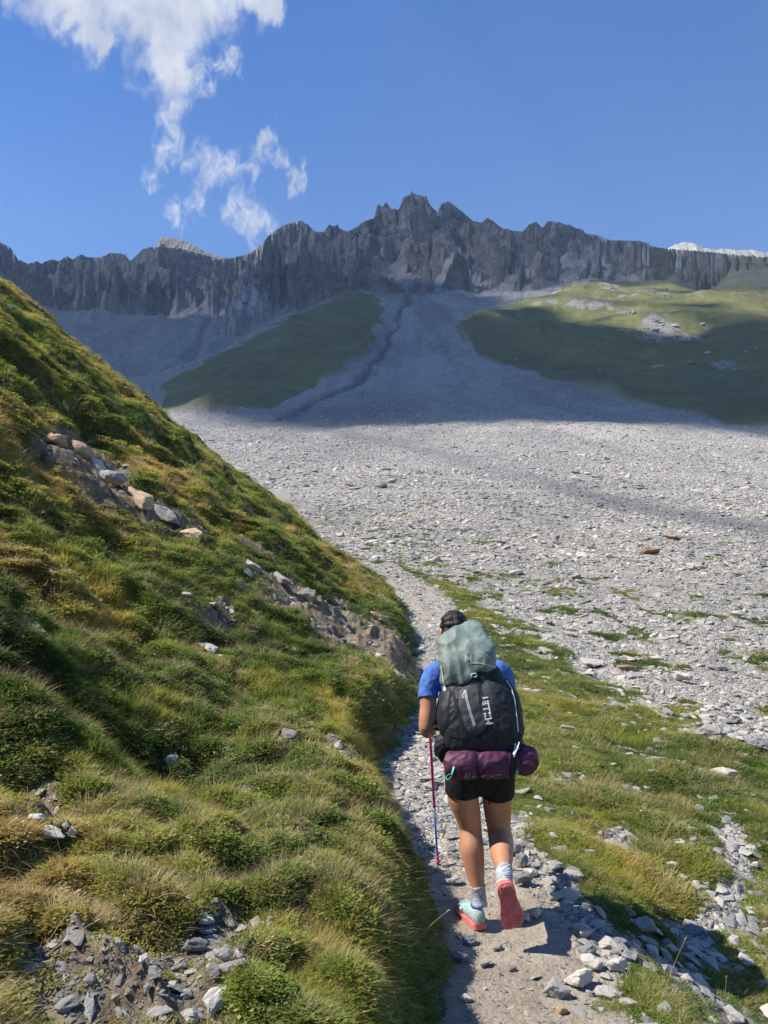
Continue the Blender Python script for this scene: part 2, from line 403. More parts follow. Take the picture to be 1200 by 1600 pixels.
def build_far(nc=1250, nr=1000):
    pxs = np.linspace(-260, 1460, nc)
    t = np.linspace(0, 1, nr)
    Ys = np.exp(np.interp(t, [0, .18, .5, .93, 1], [math.log(70), math.log(150), math.log(560), math.log(1700), math.log(2300)]))
    PX, Y = np.meshgrid(pxs, Ys)
    el = far_el_fast(PX, Y)
    X = (PX - 600) / FPX * Y
    Z = CAMZ + el * Y
    PYs = proj(X, Y, Z)[1]
    # masks from where things stand on the smooth ground
    wx = PX + 10 * perlin(X * .02, Y * .02, 3) + 7 * fbm(X * .08, Y * .08, 4, 4, .65) * sstep(320, 600, Y); wy = PYs + 4 * perlin(X * .03, Y * .03, 7) + 3 * fbm(X * .1, Y * .06, 4, 14, .65) * sstep(320, 600, Y)
    cone = poly_mask(wx, wy, [(552, 447), (250, 600), (255, 640), (330, 646), (420, 640), (480, 610), (540, 575), (578, 545), (590, 500), (600, 470), (585, 462)], 1.8)
    cone *= sstep(240, 290, Y) * (1 - sstep(0, 40, Y - np.interp(PX, [240, 262, 300, 350, 400, 450, 500, 550, 600], [425, 440, 482, 545, 615, 685, 778, 900, 1000])))
    rs = poly_mask(wx, wy, [(722, 520), (735, 500), (770, 480), (850, 462), (930, 440), (960, 428), (1060, 440), (1130, 452), (1500, 430), (1500, 730), (1200, 682), (1000, 634), (860, 592), (780, 570), (740, 548)], 1.8)
    up = poly_mask(wx, wy, [(1010, 425), (1040, 398), (1500, 400), (1500, 480), (1150, 470)], 10) * .75
    up2 = poly_mask(wx, wy, [(600, 440), (620, 425), (660, 445), (640, 465), (600, 468)], 8) * .5
    grass = np.clip(cone + rs * sstep(180, 230, Y) + np.maximum(up, up2), 0, 1)
    rocky = poly_mask(wx, wy, [(-300, 300), (1500, 300), (1500, 400), (1000, 425), (930, 425), (830, 452), (770, 462), (745, 440), (660, 452), (640, 440), (590, 455), (550, 440), (480, 478), (400, 505), (380, 495), (250, 500), (120, 490), (-300, 500)], 2.5)
    outc = poly_mask(wx, wy, [(350, 525), (365, 495), (420, 462), (440, 470), (400, 505), (365, 528)], 4) * (Y > 700)
    rocky = np.maximum(rocky * sstep(820, 900, Y), outc)
    rocky *= np.where(PX < 560, sstep(-12, 12, 478 + 16 * fbm(PX / 38, PX * 0 + 5, 4, 61) + 22 * np.exp(-((PX - 470) / 70) ** 2) - 12 * np.exp(-((PX - 300) / 60) ** 2) + .14 * np.maximum(0, 330 - PX) - PYs), 1)
    # scree tongues between the crags
    tong = np.exp(-(line_dist(wx, wy, [(640, 470), (668, 440), (700, 400), (730, 372)]) / 16) ** 2) * .0 + np.exp(-(line_dist(wx, wy, [(760, 470), (775, 430), (740, 395), (700, 375)]) / 13) ** 2) + np.exp(-(line_dist(wx, wy, [(690, 500), (650, 455), (640, 425)]) / 9) ** 2) + np.exp(-(line_dist(wx, wy, [(1050, 458), (1010, 440), (965, 405), (930, 385)]) / 9) ** 2)
    tong += .8 * np.exp(-(line_dist(wx, wy, [(380, 405), (430, 402), (480, 400)]) / 7) ** 2) + .7 * np.exp(-(line_dist(wx, wy, [(860, 400), (900, 375), (960, 385), (1010, 400)]) / 7) ** 2)
    rocky *= 1 - .75 * np.clip(tong, 0, 1)
    ch = sstep(.05, .42, fbm(PX / 34 + .01 * (PYs - 400), PYs / 70, 4, 655) + .50 * sstep(366, 425, PYs) - .12) * sstep(500, 640, PX) * sstep(345, 375, PYs)
    ch = np.maximum(ch, .8 * sstep(.25, .5, fbm(PX / 20, PYs / 90, 4, 657)) * sstep(400, 450, PYs) * (PX < 560))
    rocky *= 1 - .85 * ch
    rocky *= 1 - np.clip(up, 0, 1) * .7
    # relief
    wpx = 22 * perlin(X / 130, Y / 130, 9)
    na = ridged((X + .85 * Y + wpx) / 190, (Y - .5 * X) / 420, 5, 101, .5); nb = ridged((X - .75 * Y - wpx) / 215, (Y + .5 * X) / 460, 5, 107, .5)
    n1 = np.maximum(na, nb * .95)
    n2 = ridged((X + .5 * Y) / 66 + .5 * perlin(X / 90, Y / 90, 8), (Y - .4 * X) / 60, 5, 131)
    n3 = fbm(X / 22, Y / 30, 4, 171)
    left = sstep(560, 420, PX)
    relief = (n1 - .95) * (88 + 10 * left) + (n2 - .7) * 11 + n3 * 4.0 + (ridged((X - .4 * Y) / 30, (Y + .3 * X) / 34, 4, 151) - .7) * 3.5
    strata = np.sin((Z + X * .18 + 8 * perlin(X / 60, Y / 60, 12)) * .45) * 1.6
    Z = Z + rocky * (relief + strata) * sstep(820, 1000, Y)
    q = (Z + X * .22 + 26 * perlin(X / 110, Y / 110, 14) + 10 * perlin(X / 30, Y / 30, 15)) / 31.0; fq = q - np.floor(q)
    Z += rocky * (sstep(.30, .72, fq) - fq) * 31.0 * .7 * sstep(820, 1000, Y)
    Z += outc * (ridged(X / 25, Y / 45, 4, 88) * 22)
    soft = 1 - rocky
    # moraine ridges and runnels in the basin on the left
    bas = sstep(500, 420, PX) * sstep(560, 700, Y) * (1 - rocky) * (1 - cone)
    Z += bas * (14 * np.exp(-((Y - 905 - .25 * (PX - 170)) / 26) ** 2) * sstep(330, 240, PX) + 5 * ridged(X / 60, Y / 200, 3, 711) - 6 * np.exp(-((PX - 300 - .10 * (Y - 760)) / 7) ** 2) + fbm(X / 30, Y / 40, 3, 712) * 3)
    Z += soft * (fbm(X / 40, Y / 60, 4, 201) * np.clip(Y / 160, .15, 2.6) * (1 - .55 * grass) + fbm(X / 7, Y / 9, 3, 221) * np.clip(Y / 900, .05, .6)) * sstep(84, 130, Y)
    # hummocks and hollows on the right slope, long smooth rills on the fan
    Z += rs * (fbm(X / 70, Y / 95, 3, 251) * 4.5 + ridged(X / 120, Y / 170, 2, 261) * 5)
    Z += cone * ridged(X / 70, Y / 300, 3, 281) * 4
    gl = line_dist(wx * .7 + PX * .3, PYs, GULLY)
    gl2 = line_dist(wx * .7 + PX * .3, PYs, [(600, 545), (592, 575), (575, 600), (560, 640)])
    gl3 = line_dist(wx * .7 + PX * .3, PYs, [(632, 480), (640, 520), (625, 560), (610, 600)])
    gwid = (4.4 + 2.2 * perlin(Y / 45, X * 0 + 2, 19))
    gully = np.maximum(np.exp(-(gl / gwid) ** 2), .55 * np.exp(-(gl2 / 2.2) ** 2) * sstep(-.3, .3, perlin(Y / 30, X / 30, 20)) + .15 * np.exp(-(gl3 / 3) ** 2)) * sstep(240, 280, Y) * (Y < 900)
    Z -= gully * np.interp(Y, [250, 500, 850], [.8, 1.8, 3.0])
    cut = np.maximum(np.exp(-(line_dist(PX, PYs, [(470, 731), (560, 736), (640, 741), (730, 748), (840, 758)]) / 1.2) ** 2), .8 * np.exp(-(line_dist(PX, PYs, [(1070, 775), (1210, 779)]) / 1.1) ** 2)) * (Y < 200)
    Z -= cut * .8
    rills = (1 - grass) * (1 - rocky) * sstep(300, 450, Y) * ridged(PX / 26 + .4 * perlin(PX / 50, Y / 80, 2), np.log(Y) * 1.3, 3, 301)
    Z -= rills * .7
    # behind the ridge the ground drops away
    Z -= 1.5 * sstep(90, 80, Y)
    kk = np.hanning(161); kk /= kk.sum()
    Yrr = np.interp(pxs, [-300, 0, 180, 300, 400, 465, 520, 560, 650, 770, 900, 1030, 1200, 1500], [1320, 1390, 1430, 1540, 1550, 1520, 1300, 1235, 1222, 1195, 1175, 1185, 1205, 1220])
    Yrr = np.convolve(np.pad(Yrr, 80, mode='edge'), kk, mode='valid')[None]
    Z -= np.maximum(Y - Yrr - 25, 0) * .75
    # match the skyline of the ridge
    P2 = proj(X, Y, Z)[1]
    reg = (Y > Yrr - 170) & (Y < Yrr + 120)
    for it in range(3):
        P2 = np.where(reg, proj(X, Y, Z)[1], 9999)
        jm = P2.argmin(0)
        cur = P2[jm, np.arange(nc)]
        want = np.interp(pxs, [a for a, b in SKY], [b for a, b in SKY]) - 3.0 * sstep(.1, .5, perlin(pxs / 55.0, pxs * 0 + 3, 405)) * (ridged(pxs / 15.0, pxs * 0 + 1, 3, 400, .55) - .7) + 1.5 * fbm(pxs / 4.0, pxs * 0, 2, 401)
        Yr = Ys[jm]
        if it == 0:
            kk = np.hanning(41); kk /= kk.sum()
            Yr0 = np.convolve(np.pad(Yr, 20, mode='edge'), kk, mode='valid')
        dz = (cur - want) / FPX * Yr
        kk = np.hanning(61); kk /= kk.sum()
        lo = np.convolve(np.pad(dz, 30, mode='edge'), kk, mode='valid')
        if it == 0:
            Z += lo[None] * np.exp(-((Y - Yrr) / 260) ** 2)
        else:
            Z += dz[None] * np.exp(-np.abs((Y - Yr[None]) / 42) ** 1.5)
    Ew = np.array([pix_dir(600, p_)[1] for p_ in want])[None]
    Z = np.where(Y > 700, np.minimum(Z, CAMZ + Ew * Y + .3 * perlin(X / 9, Y / 9, 29)), Z)
    dark = np.maximum(gully, cut * .8 * sstep(-.4, .3, perlin(X / 6, Y / 6, 23)))  # gully tone, plus shade painted into the edge of the cut
    ax_, ay_ = W(650, 455, 850).x, 850.0
    ang = np.arctan2(X - ax_, np.maximum(ay_ + 60 - Y, 5)); rad = np.hypot(X - ax_, ay_ - Y)
    streak = fbm(ang * 11, rad / 260, 4, 900, .6) * sstep(330, 420, PX) * (Y < 870)
    rockpatch = np.zeros_like(X)
    for (cx_, cy_, sx_, sy_, k_) in ((1045, 517, 62, 13, 1.1), (930, 487, 70, 12, .8), (860, 478, 40, 9, .7), (1130, 578, 22, 12, 1.0), (1060, 458, 70, 8, .7), (960, 452, 50, 9, .7), (1015, 610, 30, 5, .6), (790, 505, 30, 7, .6), (1180, 465, 40, 7, .6)):
        rockpatch = np.maximum(rockpatch, k_ * np.exp(-((PX - cx_) / sx_) ** 2 - ((PYs - cy_ - (PX - cx_) * .10) / sy_) ** 2))
    rockpatch = sstep(.34, .60, rockpatch * .7 + .45 * fbm(X / 14, Y / 20, 4, 933))
    fr = (X, Y, Z)
    thr = np.where(PX > 560, np.interp(PYs, [330, 375, 440, 470], [.6, .22, -.34, -.5]), np.interp(PYs, [385, 440, 500], [.7, .45, -.05]))
    rc = sstep(-.12, .16, fbm((X + .6 * Y) / 75, (Y - .3 * X) / 110, 5, 991, .6) + thr)
    rocky_c = np.maximum(rocky * rc, outc)
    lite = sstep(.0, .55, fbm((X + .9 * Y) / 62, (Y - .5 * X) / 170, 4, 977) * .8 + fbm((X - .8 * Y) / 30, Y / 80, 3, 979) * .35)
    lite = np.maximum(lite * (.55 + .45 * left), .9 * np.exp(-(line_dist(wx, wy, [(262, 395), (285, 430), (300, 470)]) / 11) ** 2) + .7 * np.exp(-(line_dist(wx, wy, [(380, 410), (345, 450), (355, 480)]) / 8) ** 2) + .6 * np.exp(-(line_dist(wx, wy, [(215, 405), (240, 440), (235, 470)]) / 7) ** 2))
    # faint tracks, darker bluish channel and lichen/grass stains over the scree
    band = np.exp(-(line_dist(PX, PYs, [(450, 655), (600, 690), (800, 738), (960, 785), (1230, 835)]) / np.interp(PX, [450, 1200], [7, 16])) ** 2)
    st = np.exp(-(line_dist(PX, PYs, [(690, 545), (700, 560), (740, 580), (770, 588)]) / 7) ** 2) + np.exp(-(line_dist(PX, PYs, [(980, 665), (1080, 690), (1210, 720)]) / 7) ** 2) + .6 * np.exp(-(line_dist(PX, PYs, [(560, 640), (680, 680), (760, 700)]) / 12) ** 2)
    st *= sstep(-.2, .6, perlin(X / 8, Y / 14, 77))
    return fr, dict(lite=np.clip(lite, 0, 1), grass=grass, streak=streak, patch=rockpatch * (Y > 180), rock=rocky_c, crag=rocky, dark=dark, band=band * (1 - grass), stain=np.clip(st, 0, 1) * (1 - grass))
(FX, FY, FZ), fattr = build_far()
# the near sheet blends into the far one between 52 and 78 m
def ground_z(x, Y, detail=True):
    z = near_z(x, Y, detail)
    return z
# ------------------------------------------------------------------ masks near the path
def near_masks(x, Y):
    f = xl(Y); s = f - x; d = x - xr(Y)
    n1 = fbm(x * .8, Y * .8, 4, 501); n2 = fbm(x * 2.3, Y * 2.3, 3, 511); n3 = fbm(x * .25, Y * .25, 3, 521)
    # grass: hill
    hill = sstep(-.06, .10, s + .08 * n2)
    bare = sstep(.24, .46, n1 * .6 + n2 * .25 + .12 * n3)                  # bare earthy patches
    px, py = proj(x, Y, near_z(x, Y, False))
    scar = np.zeros_like(x)
    for poly, sft in (([(0, 1440), (60, 1500), (150, 1480), (250, 1475), (330, 1430), (410, 1450), (430, 1490), (370, 1530), (390, 1620), (0, 1700)], 14),
                      ([(20, 1225), (60, 1215), (110, 1240), (125, 1300), (60, 1340), (0, 1300), (0, 1250)], 10),
                      ([(60, 680), (140, 690), (190, 740), (290, 800), (330, 850), (250, 840), (130, 760), (30, 710)], 12),
                      ([(380, 900), (500, 930), (640, 1010), (650, 1060), (560, 1030), (440, 960)], 14),
                      ([(500, 1170), (600, 1205), (560, 1225), (490, 1190)], 8)):
        scar = np.maximum(scar, poly_mask(px + 14 * n2 * 2, py + 10 * n1 * 2, poly, sft))
    scar *= s > -0.1
    ghill = hill * (1 - .8 * bare * sstep(.2, .5, s)) * (1 - .93 * scar)
    # grass: strip right of the path
    w = np.interp(Y, [0, 3, 4.3, 5.5, 8, 10, 14, 18, 22, 26, 34], [3.2, 3.0, 3.0, 3.1, 3.3, 2.6, 1.5, .8, .6, .45, .0])
    e0 = np.interp(Y, [0, 3, 3.6, 4.3, 4.9, 6, 9, 14], [.15, .12, .15, .28, .12, .05, .05, .15])
    strip = sstep(-.12, .16, d - e0 + .20 * n2) * sstep(.35, -.25, d - e0 - w + .8 * n1)
    rill = np.exp(-((x - np.interp(Y, [3.0, 3.6, 4.2, 5.0, 6.4], [1.35, 1.5, 1.78, 2.2, 2.75]) + .15 * n2) / .17) ** 2) * sstep(3.0, 3.4, Y) * sstep(6.8, 6.0, Y)
    rill2 = np.exp(-((Y - 3.98 - .10 * n2) / .15) ** 2) * sstep(.9, 1.0, x) * sstep(1.75, 1.55, x)
    holes = sstep(.22, .48, n2 * .5 + n1 * .35 + .05)
    strip *= sstep(-.75, -.1, n1 + .5 * n2 + .35) * (1 - np.clip(1.15 * rill + 1.0 * rill2, 0, 1)) * (1 - .75 * holes)
    # scattered cushions over the scree
    cush = sstep(.44, .60, fbm(x * .75 + 9, Y * .5, 3, 541) + .30 * sstep(12, 3, d) - .15 * sstep(20, 45, Y)) * (d > .5) * sstep(60, 40, Y) * sstep(-.3, .3, n2 + .2)
    cush2 = sstep(.30, .5, fbm(x * .8, Y * .5, 3, 551)) * sstep(0, 1, x - xl(Y)) * sstep(4, 2, d) * sstep(20, 25, Y) * sstep(60, 50, Y)
    g = np.clip(np.maximum(np.maximum(ghill, strip), np.maximum(cush * .8, cush2 * .9)), 0, 1)
    path = sstep(-.15, .05, x - f) * sstep(.25, -.05, d)
    dust = path * np.clip(sstep(5.4, 4.2, Y) + .4 * sstep(15, 17, Y) * sstep(25, 22, Y), 0, 1)
    return g, np.clip(hill, 0, 1), path, dust, np.clip(scar + bare * hill, 0, 1)

def build_near(nr=1150, nc=1150):
    t = np.linspace(0, 1, nr)
    Ys = np.interp(t, [0, .05, .42, .72, 1], [-9, 2.2, 7.5, 24, 92])
    s = np.linspace(-1, 1, nc); s = np.sign(s) * (np.abs(s) * .62 + .62 * np.abs(s) ** 5)
    S, Y = np.meshgrid(s, Ys)
    X = S * (0.62 * np.maximum(Y, 2) + 3.2) / 1.0
    Zn = near_z(X, Y)
    # blend to the far surface between 56 and 80 m
    PX = 600 + FPX * X / np.maximum(Y, 1)
    pxc = np.clip(PX, -255, 1455)
    el = np.where(Y > 50, far_el_fast(pxc, np.clip(Y, 50, 95)), 0)
    Zf = CAMZ + el * Y
    t = sstep(56, 74, Y)
    Z = Zn * (1 - t) + Zf * t - sstep(84, 92, Y) * .8
    g, hill, path, dust, bare = near_masks(X, Y)
    g = g * sstep(74, 60, Y); hill = hill * sstep(80, 66, Y)
    band = np.exp(-(line_dist(PX, proj(X, np.maximum(Y, 1), Z)[1], [(450, 655), (600, 690), (800, 738), (960, 785), (1230, 835)]) / np.interp(PX, [450, 1200], [7, 16])) ** 2) * (Y > 30) * (X > xr(Y) + 3)
    return X, Y, Z, dict(grass=g, hill=hill, path=path, dust=dust, bare=bare, band=band)
NX, NY, NZ, nattr = build_near()

# ------------------------------------------------------------------ ground materials
def stone_cols(t, v, warm=0.5):
    """speckled pale grey broken shale"""
    return t.ramp(v, [(0.0, (.15, .145, .135)), (.35, (.31, .295, .265)), (.6, (.43, .40, .35)), (.8, (.52, .475, .40)), (1, (.56, .47, .34))])

def mat_near():
    t = NT("near_ground"); P = t.pos()
    g = t.attr('grass'); hill = t.attr('hill'); path = t.attr('path'); dust = t.attr('dust'); band = t.attr('band')
    n_s = t.noise(P, 3.0, 6, .65); n_l = t.noise(P, .7, 4); n_f = t.noise(P, 40, 5, .7)
    cell = t.voro(P, 22, 'F1', 'Color'); cd = t.voro(P, 22, 'DISTANCE_TO_EDGE')
    cell2 = t.voro(P, 7, 'F1', 'Color'); cd2 = t.voro(P, 7, 'DISTANCE_TO_EDGE')
    cv = t.mix(.5, cell, cell2)
    sep = t.n.new('ShaderNodeSeparateColor'); t.put(sep.inputs[0], cv)
    stones = stone_cols(t, t.math('ADD', t.math('MULTIPLY', sep.outputs[0], .75), t.math('MULTIPLY', n_f, .25)))
    crack = t.rng(cd, 0, .06, .62, 1)
    stones = t.mix(1.0, stones, crack, 'MULTIPLY')
    stones = t.mix(t.math('MULTIPLY', band, .75), stones, (.135, .145, .16))
    dustc = t.ramp(n_s, [(.3, (.25, .205, .15)), (.5, (.36, .305, .235)), (.7, (.45, .39, .31))])
    scre = t.mix(t.math('MULTIPLY', dust, t.rng(n_s, .45, .7, 1, .7)), stones, dustc)
    earth = t.ramp(t.noise(P, 9, 6, .7), [(.3, (.10, .075, .048)), (.5, (.20, .155, .105)), (.72, (.36, .295, .215))])
    turf = t.ramp(t.noise(P, 5, 7, .75), [(.3, (.022, .030, .010)), (.48, (.05, .062, .018)), (.62, (.10, .10, .03)), (.8, (.17, .13, .045))])
    hillc = t.mix(t.rng(t.math('ADD', g, t.math('MULTIPLY', t.math('SUBTRACT', n_s, .5), .8)), .35, .65), earth, turf)
    strip = t.mix(t.rng(t.math('ADD', g, t.math('MULTIPLY', t.math('SUBTRACT', n_s, .5), .9)), .4, .6), scre, turf)
    t.col(t.mix(hill, strip, hillc))
    h = t.math('ADD', t.math('MULTIPLY', t.rng(cd, 0, .25), .35), t.math('ADD', t.math('MULTIPLY', t.rng(cd2, 0, .22), .6), t.math('MULTIPLY', n_f, .25)))
    h = t.mix(t.math('MAXIMUM', t.math('MAXIMUM', hill, g), t.math('MULTIPLY', dust, .9)), h, t.math('ADD', t.math('MULTIPLY', n_s, .8), t.math('MULTIPLY', n_f, .5)))
    t.nrm(t.bump(h, .05, 1.0))
    return t.m
def mat_far():
    t = NT("far_ground"); P = t.pos()
    g = t.attr('grass'); rk = t.attr('rock'); dk = t.attr('dark'); sk_ = t.attr('streak'); pt = t.attr('patch'); band = t.attr('band'); st = t.attr('stain')
    # scree
    n1 = t.noise(P, 1.1, 5, .7); n2 = t.noise(P, .06, 5, .6); n3 = t.noise(P, .35, 6, .75)
    cell = t.voro(P, 2.2, 'F1', 'Color'); cd = t.voro(P, 2.2, 'F1', 'Distance')
    sep = t.n.new('ShaderNodeSeparateColor'); t.put(sep.inputs[0], cell)
    scre = t.ramp(t.math('ADD', t.math('MULTIPLY', sep.outputs[0], .5), t.math('MULTIPLY', n1, .5)), [(.2, (.09, .09, .09)), (.42, (.26, .25, .235)), (.62, (.40, .38, .345)), (.85, (.53, .485, .41))])
    scre = t.mix(t.rng(n2, .4, .7, 0, .45), scre, (.17, .172, .178))
    scre = t.mix(t.math('MULTIPLY', band, .7), scre, (.15, .16, .175))
    scre = t.mix(t.math('MULTIPLY', st, .7), scre, (.12, .115, .06))
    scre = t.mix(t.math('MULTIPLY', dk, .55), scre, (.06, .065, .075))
    scre = t.mix(t.rng(sk_, -.15, .55, 0, .6), scre, (.15, .15, .152))
    scre = t.mix(t.rng(sk_, -.1, -.6, 0, .35), scre, (.44, .42, .38))
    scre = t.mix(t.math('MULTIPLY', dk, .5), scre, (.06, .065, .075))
    # turf
    tf = t.ramp(t.math('ADD', t.math('MULTIPLY', n2, .5), t.math('MULTIPLY', n3, .5)), [(.33, (.065, .085, .024)), (.48, (.12, .135, .040)), (.6, (.175, .165, .058)), (.75, (.25, .205, .09))])
    spk = t.rng(t.noise(P, .5, 3, .8), .60, .68)
    big = t.rng(t.noise(P, .018, 5, .65), .56, .66)
    tf = t.mix(t.math('MULTIPLY', t.math('MULTIPLY', spk, big), .9), tf, (.32, .30, .27))
    tf = t.mix(t.rng(t.noise(t.mapv(P, (1, .45, 1)), .035, 6, .7), .42, .62, 0, .7), tf, (.085, .075, .035))
    rk_c = t.ramp(t.math('ADD', t.math('MULTIPLY', sep.outputs[1], .5), t.math('MULTIPLY', n1, .5)), [(.25, (.09, .09, .09)), (.5, (.21, .205, .19)), (.8, (.36, .34, .31))])
    tf = t.mix(pt, tf, rk_c)
    # crag
    Pv = t.mapv(P, (1, .8, .7), (R(12), R(24), R(20)))
    v1 = t.noise(Pv, .045, 8, .7, .6); v2 = t.noise(t.mapv(P, (1, 1, 2.2), (0, R(14), 0)), .03, 7, .7, 1.0)
    v1 = t.math('ADD', t.math('MULTIPLY', v1, .5), t.math('MULTIPLY', t.noise(t.mapv(P, (1, .8, .9), (0, R(-28), 0)), .22, 7, .8), .5))
    rock = t.ramp(v1, [(.40, (.06, .062, .07)), (.47, (.21, .21, .22)), (.53, (.40, .395, .395)), (.60, (.64, .63, .61))])
    rock = t.mix(t.rng(v2, .52, .66, 0, .3), rock, (.27, .22, .18))
    rock = t.mix(t.rng(t.noise(P, .012, 5, .6), .50, .62, 0, .5), rock, (.30, .30, .31))
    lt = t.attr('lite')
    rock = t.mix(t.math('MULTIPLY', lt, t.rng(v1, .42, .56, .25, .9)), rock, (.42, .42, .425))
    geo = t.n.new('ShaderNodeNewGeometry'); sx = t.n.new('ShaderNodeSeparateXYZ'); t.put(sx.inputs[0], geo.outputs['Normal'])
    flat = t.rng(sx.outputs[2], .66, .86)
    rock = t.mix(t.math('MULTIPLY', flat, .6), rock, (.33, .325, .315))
    crag = t.attr('crag')
    deb = t.ramp(t.noise(t.mapv(P, (1, .5, .5)), .06, 9, .78), [(.38, (.09, .092, .10)), (.5, (.25, .25, .26)), (.62, (.42, .415, .41))])
    base = t.mix(g, t.mix(crag, scre, deb), tf)
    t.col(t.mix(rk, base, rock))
    h1 = t.math('MULTIPLY', t.math('ADD', t.math('MULTIPLY', cd, -.8), n1), t.math('SUBTRACT', 1, t.math('MULTIPLY', g, .7)))
    b1 = t.bump(h1, .35, 1.0)
    hr = t.math('ADD', t.noise(Pv, .09, 9, .75, .4), t.math('MULTIPLY', t.voro(t.mapv(P, (1, .8, .6), (0, R(20), 0)), .07, 'DISTANCE_TO_EDGE'), .8))
    b2 = t.bump(t.math('MULTIPLY', hr, crag), 26, 1.0, b1)
    t.nrm(b2)
    return t.m
M_near, M_far = mat_near(), mat_far()
o = mesh_obj("ground", grid_mesh("ground", NX, NY, NZ, nattr), M_near); o["kind"] = "structure"
o = mesh_obj("terrain", grid_mesh("terrain", FX, FY, FZ, fattr), M_far); o["kind"] = "structure"
# the lip where the two sheets meet is overlapped: the far one starts at 70 m and dips below the near one
# ------------------------------------------------------------------ two farther summits that stand in the sun, and a snow patch
def ridge_mesh(name, pts, Y0, thick, back, rough, seed, mat):
    """a summit block: pts = (px, py) skyline at forward distance Y0, face sloping towards the viewer"""
    px = np.linspace(pts[0][0], pts[-1][0], 260); top = np.interp(px, [a for a, b in pts], [b for a, b in pts])
    top = top + rough * fbm(px / 6, px * 0 + seed, 4, seed)
    rows = np.linspace(0, 1, 90)
    PXg, T = np.meshgrid(px, rows)
    Yg = Y0 + (T - .7) * thick
    Zt = np.array([CAMZ + pix_dir(600, b)[1] * Y0 for b in top])[None]
    Xg = (PXg - 600) / FPX * Y0 + 0 * Yg
    prof = np.where(T < .7, -(0.7 - T) * thick * 1.0, -(T - .7) * thick * 1.2)
    Zg = Zt + prof + (np.minimum(T / .7, 1) ** .5 - 1) * 0
    Zg = Zg + (ridged(Xg / 40, Yg / 90, 5, seed) - .7) * 20 * sstep(.0, .3, np.abs(T - .7))
    me = grid_mesh(name, Xg, Yg, Zg)
    o = mesh_obj(name, me, mat); o["kind"] = "structure"
    return o
def mat_peak(c1, c2, c3, name):
    t = NT(name); P = t.pos()
    v = t.noise(t.mapv(P, (1, .5, .5)), .03, 8, .7, .6)
    t.col(t.ramp(v, [(.35, c1), (.5, c2), (.65, c3)]))
    t.nrm(t.bump(t.noise(t.mapv(P, (1, .5, .3)), .06, 8, .7), 18, 1))
    return t.m
M_pk1 = mat_peak((.13, .115, .10), (.23, .20, .165), (.33, .29, .24), "far_summit_rock")
M_pk2 = mat_peak((.30, .28, .25), (.48, .45, .41), (.60, .57, .52), "pale_limestone")
ridge_mesh("mountain", [(225, 400), (238, 388), (243, 374), (248, 370), (262, 371), (275, 374), (292, 380), (312, 391), (330, 397), (350, 404)], 1950, 300, 0, 1.2, 611, M_pk1)
ridge_mesh("mountain", [(1035, 400), (1052, 387), (1062, 382), (1076, 378), (1092, 380), (1108, 387), (1125, 390), (1140, 388), (1160, 391), (1185, 390), (1210, 395), (1260, 392), (1330, 402)], 2300, 340, 0, 1.4, 677, M_pk2)
# snow lying on the shoulder of the left summit
t = NT("old_snow"); t.col((.82, .83, .86)); t.b.inputs['Roughness'].default_value = .6
_sp = [(290, 391.5), (297, 391), (306, 394), (315, 398), (320, 401), (312, 401.5), (300, 398), (292, 394)]
bm = bmesh.new()
vs = [bm.verts.new(W(a, b, 1885)) for a, b in _sp]; vb = [bm.verts.new(W(a, b + 1.2, 1905)) for a, b in _sp]
bm.faces.new(vs); bm.faces.new(vb[::-1])
for i in range(len(vs)): bm.faces.new((vs[i - 1], vs[i], vb[i], vb[i - 1]))
bmesh.ops.recalc_face_normals(bm, faces=bm.faces)
me = bpy.data.meshes.new("snow_patch"); bm.to_mesh(me); bm.free()
o = mesh_obj("snow_patch", me, t.m); o["kind"] = "structure"

# ------------------------------------------------------------------ clouds
def remesh_obj(name, me, voxel, mat=None, smooth=True, disp=None):
    o = bpy.data.objects.new(name + "_tmp", me); COL.objects.link(o)
    m = o.modifiers.new("r", 'REMESH'); m.mode = 'VOXEL'; m.voxel_size = voxel; m.use_smooth_shade = smooth
    dg = bpy.context.evaluated_depsgraph_get(); dg.update()
    out = bpy.data.meshes.new_from_object(o.evaluated_get(dg)); out.name = name
    bpy.data.objects.remove(o); bpy.data.meshes.remove(me)
    if disp:
        n = len(out.vertices); co = np.empty(n * 3, np.float32); out.vertices.foreach_get("co", co); co = co.reshape(-1, 3)
        no = np.empty(n * 3, np.float32); out.vertex_normals.foreach_get("vector", no); no = no.reshape(-1, 3)
        co = co + no * disp(co)[:, None]; out.vertices.foreach_set("co", co.astype(np.float32).ravel()); out.update()
    if mat: out.materials.append(mat)
    return out
def blobs_mesh(cs, sub=2):
    bm = bmesh.new()
    for c, r, sq in cs:
        bmesh.ops.create_icosphere(bm, subdivisions=sub, radius=1, matrix=Matrix.Translation(c) @ Matrix.Diagonal((r, r * sq[0], r * sq[1], 1)))
    me = bpy.data.meshes.new("b"); bm.to_mesh(me); bm.free(); return me
def n3(co, s, seed=0):
    return perlin(co[:, 0] / s + .7 * co[:, 2] / s, co[:, 1] / s - .6 * co[:, 2] / s + seed * 3.3, seed) * .6 + perlin(co[:, 0] / s - .5 * co[:, 1] / s, co[:, 2] / s + seed, seed + 5) * .6
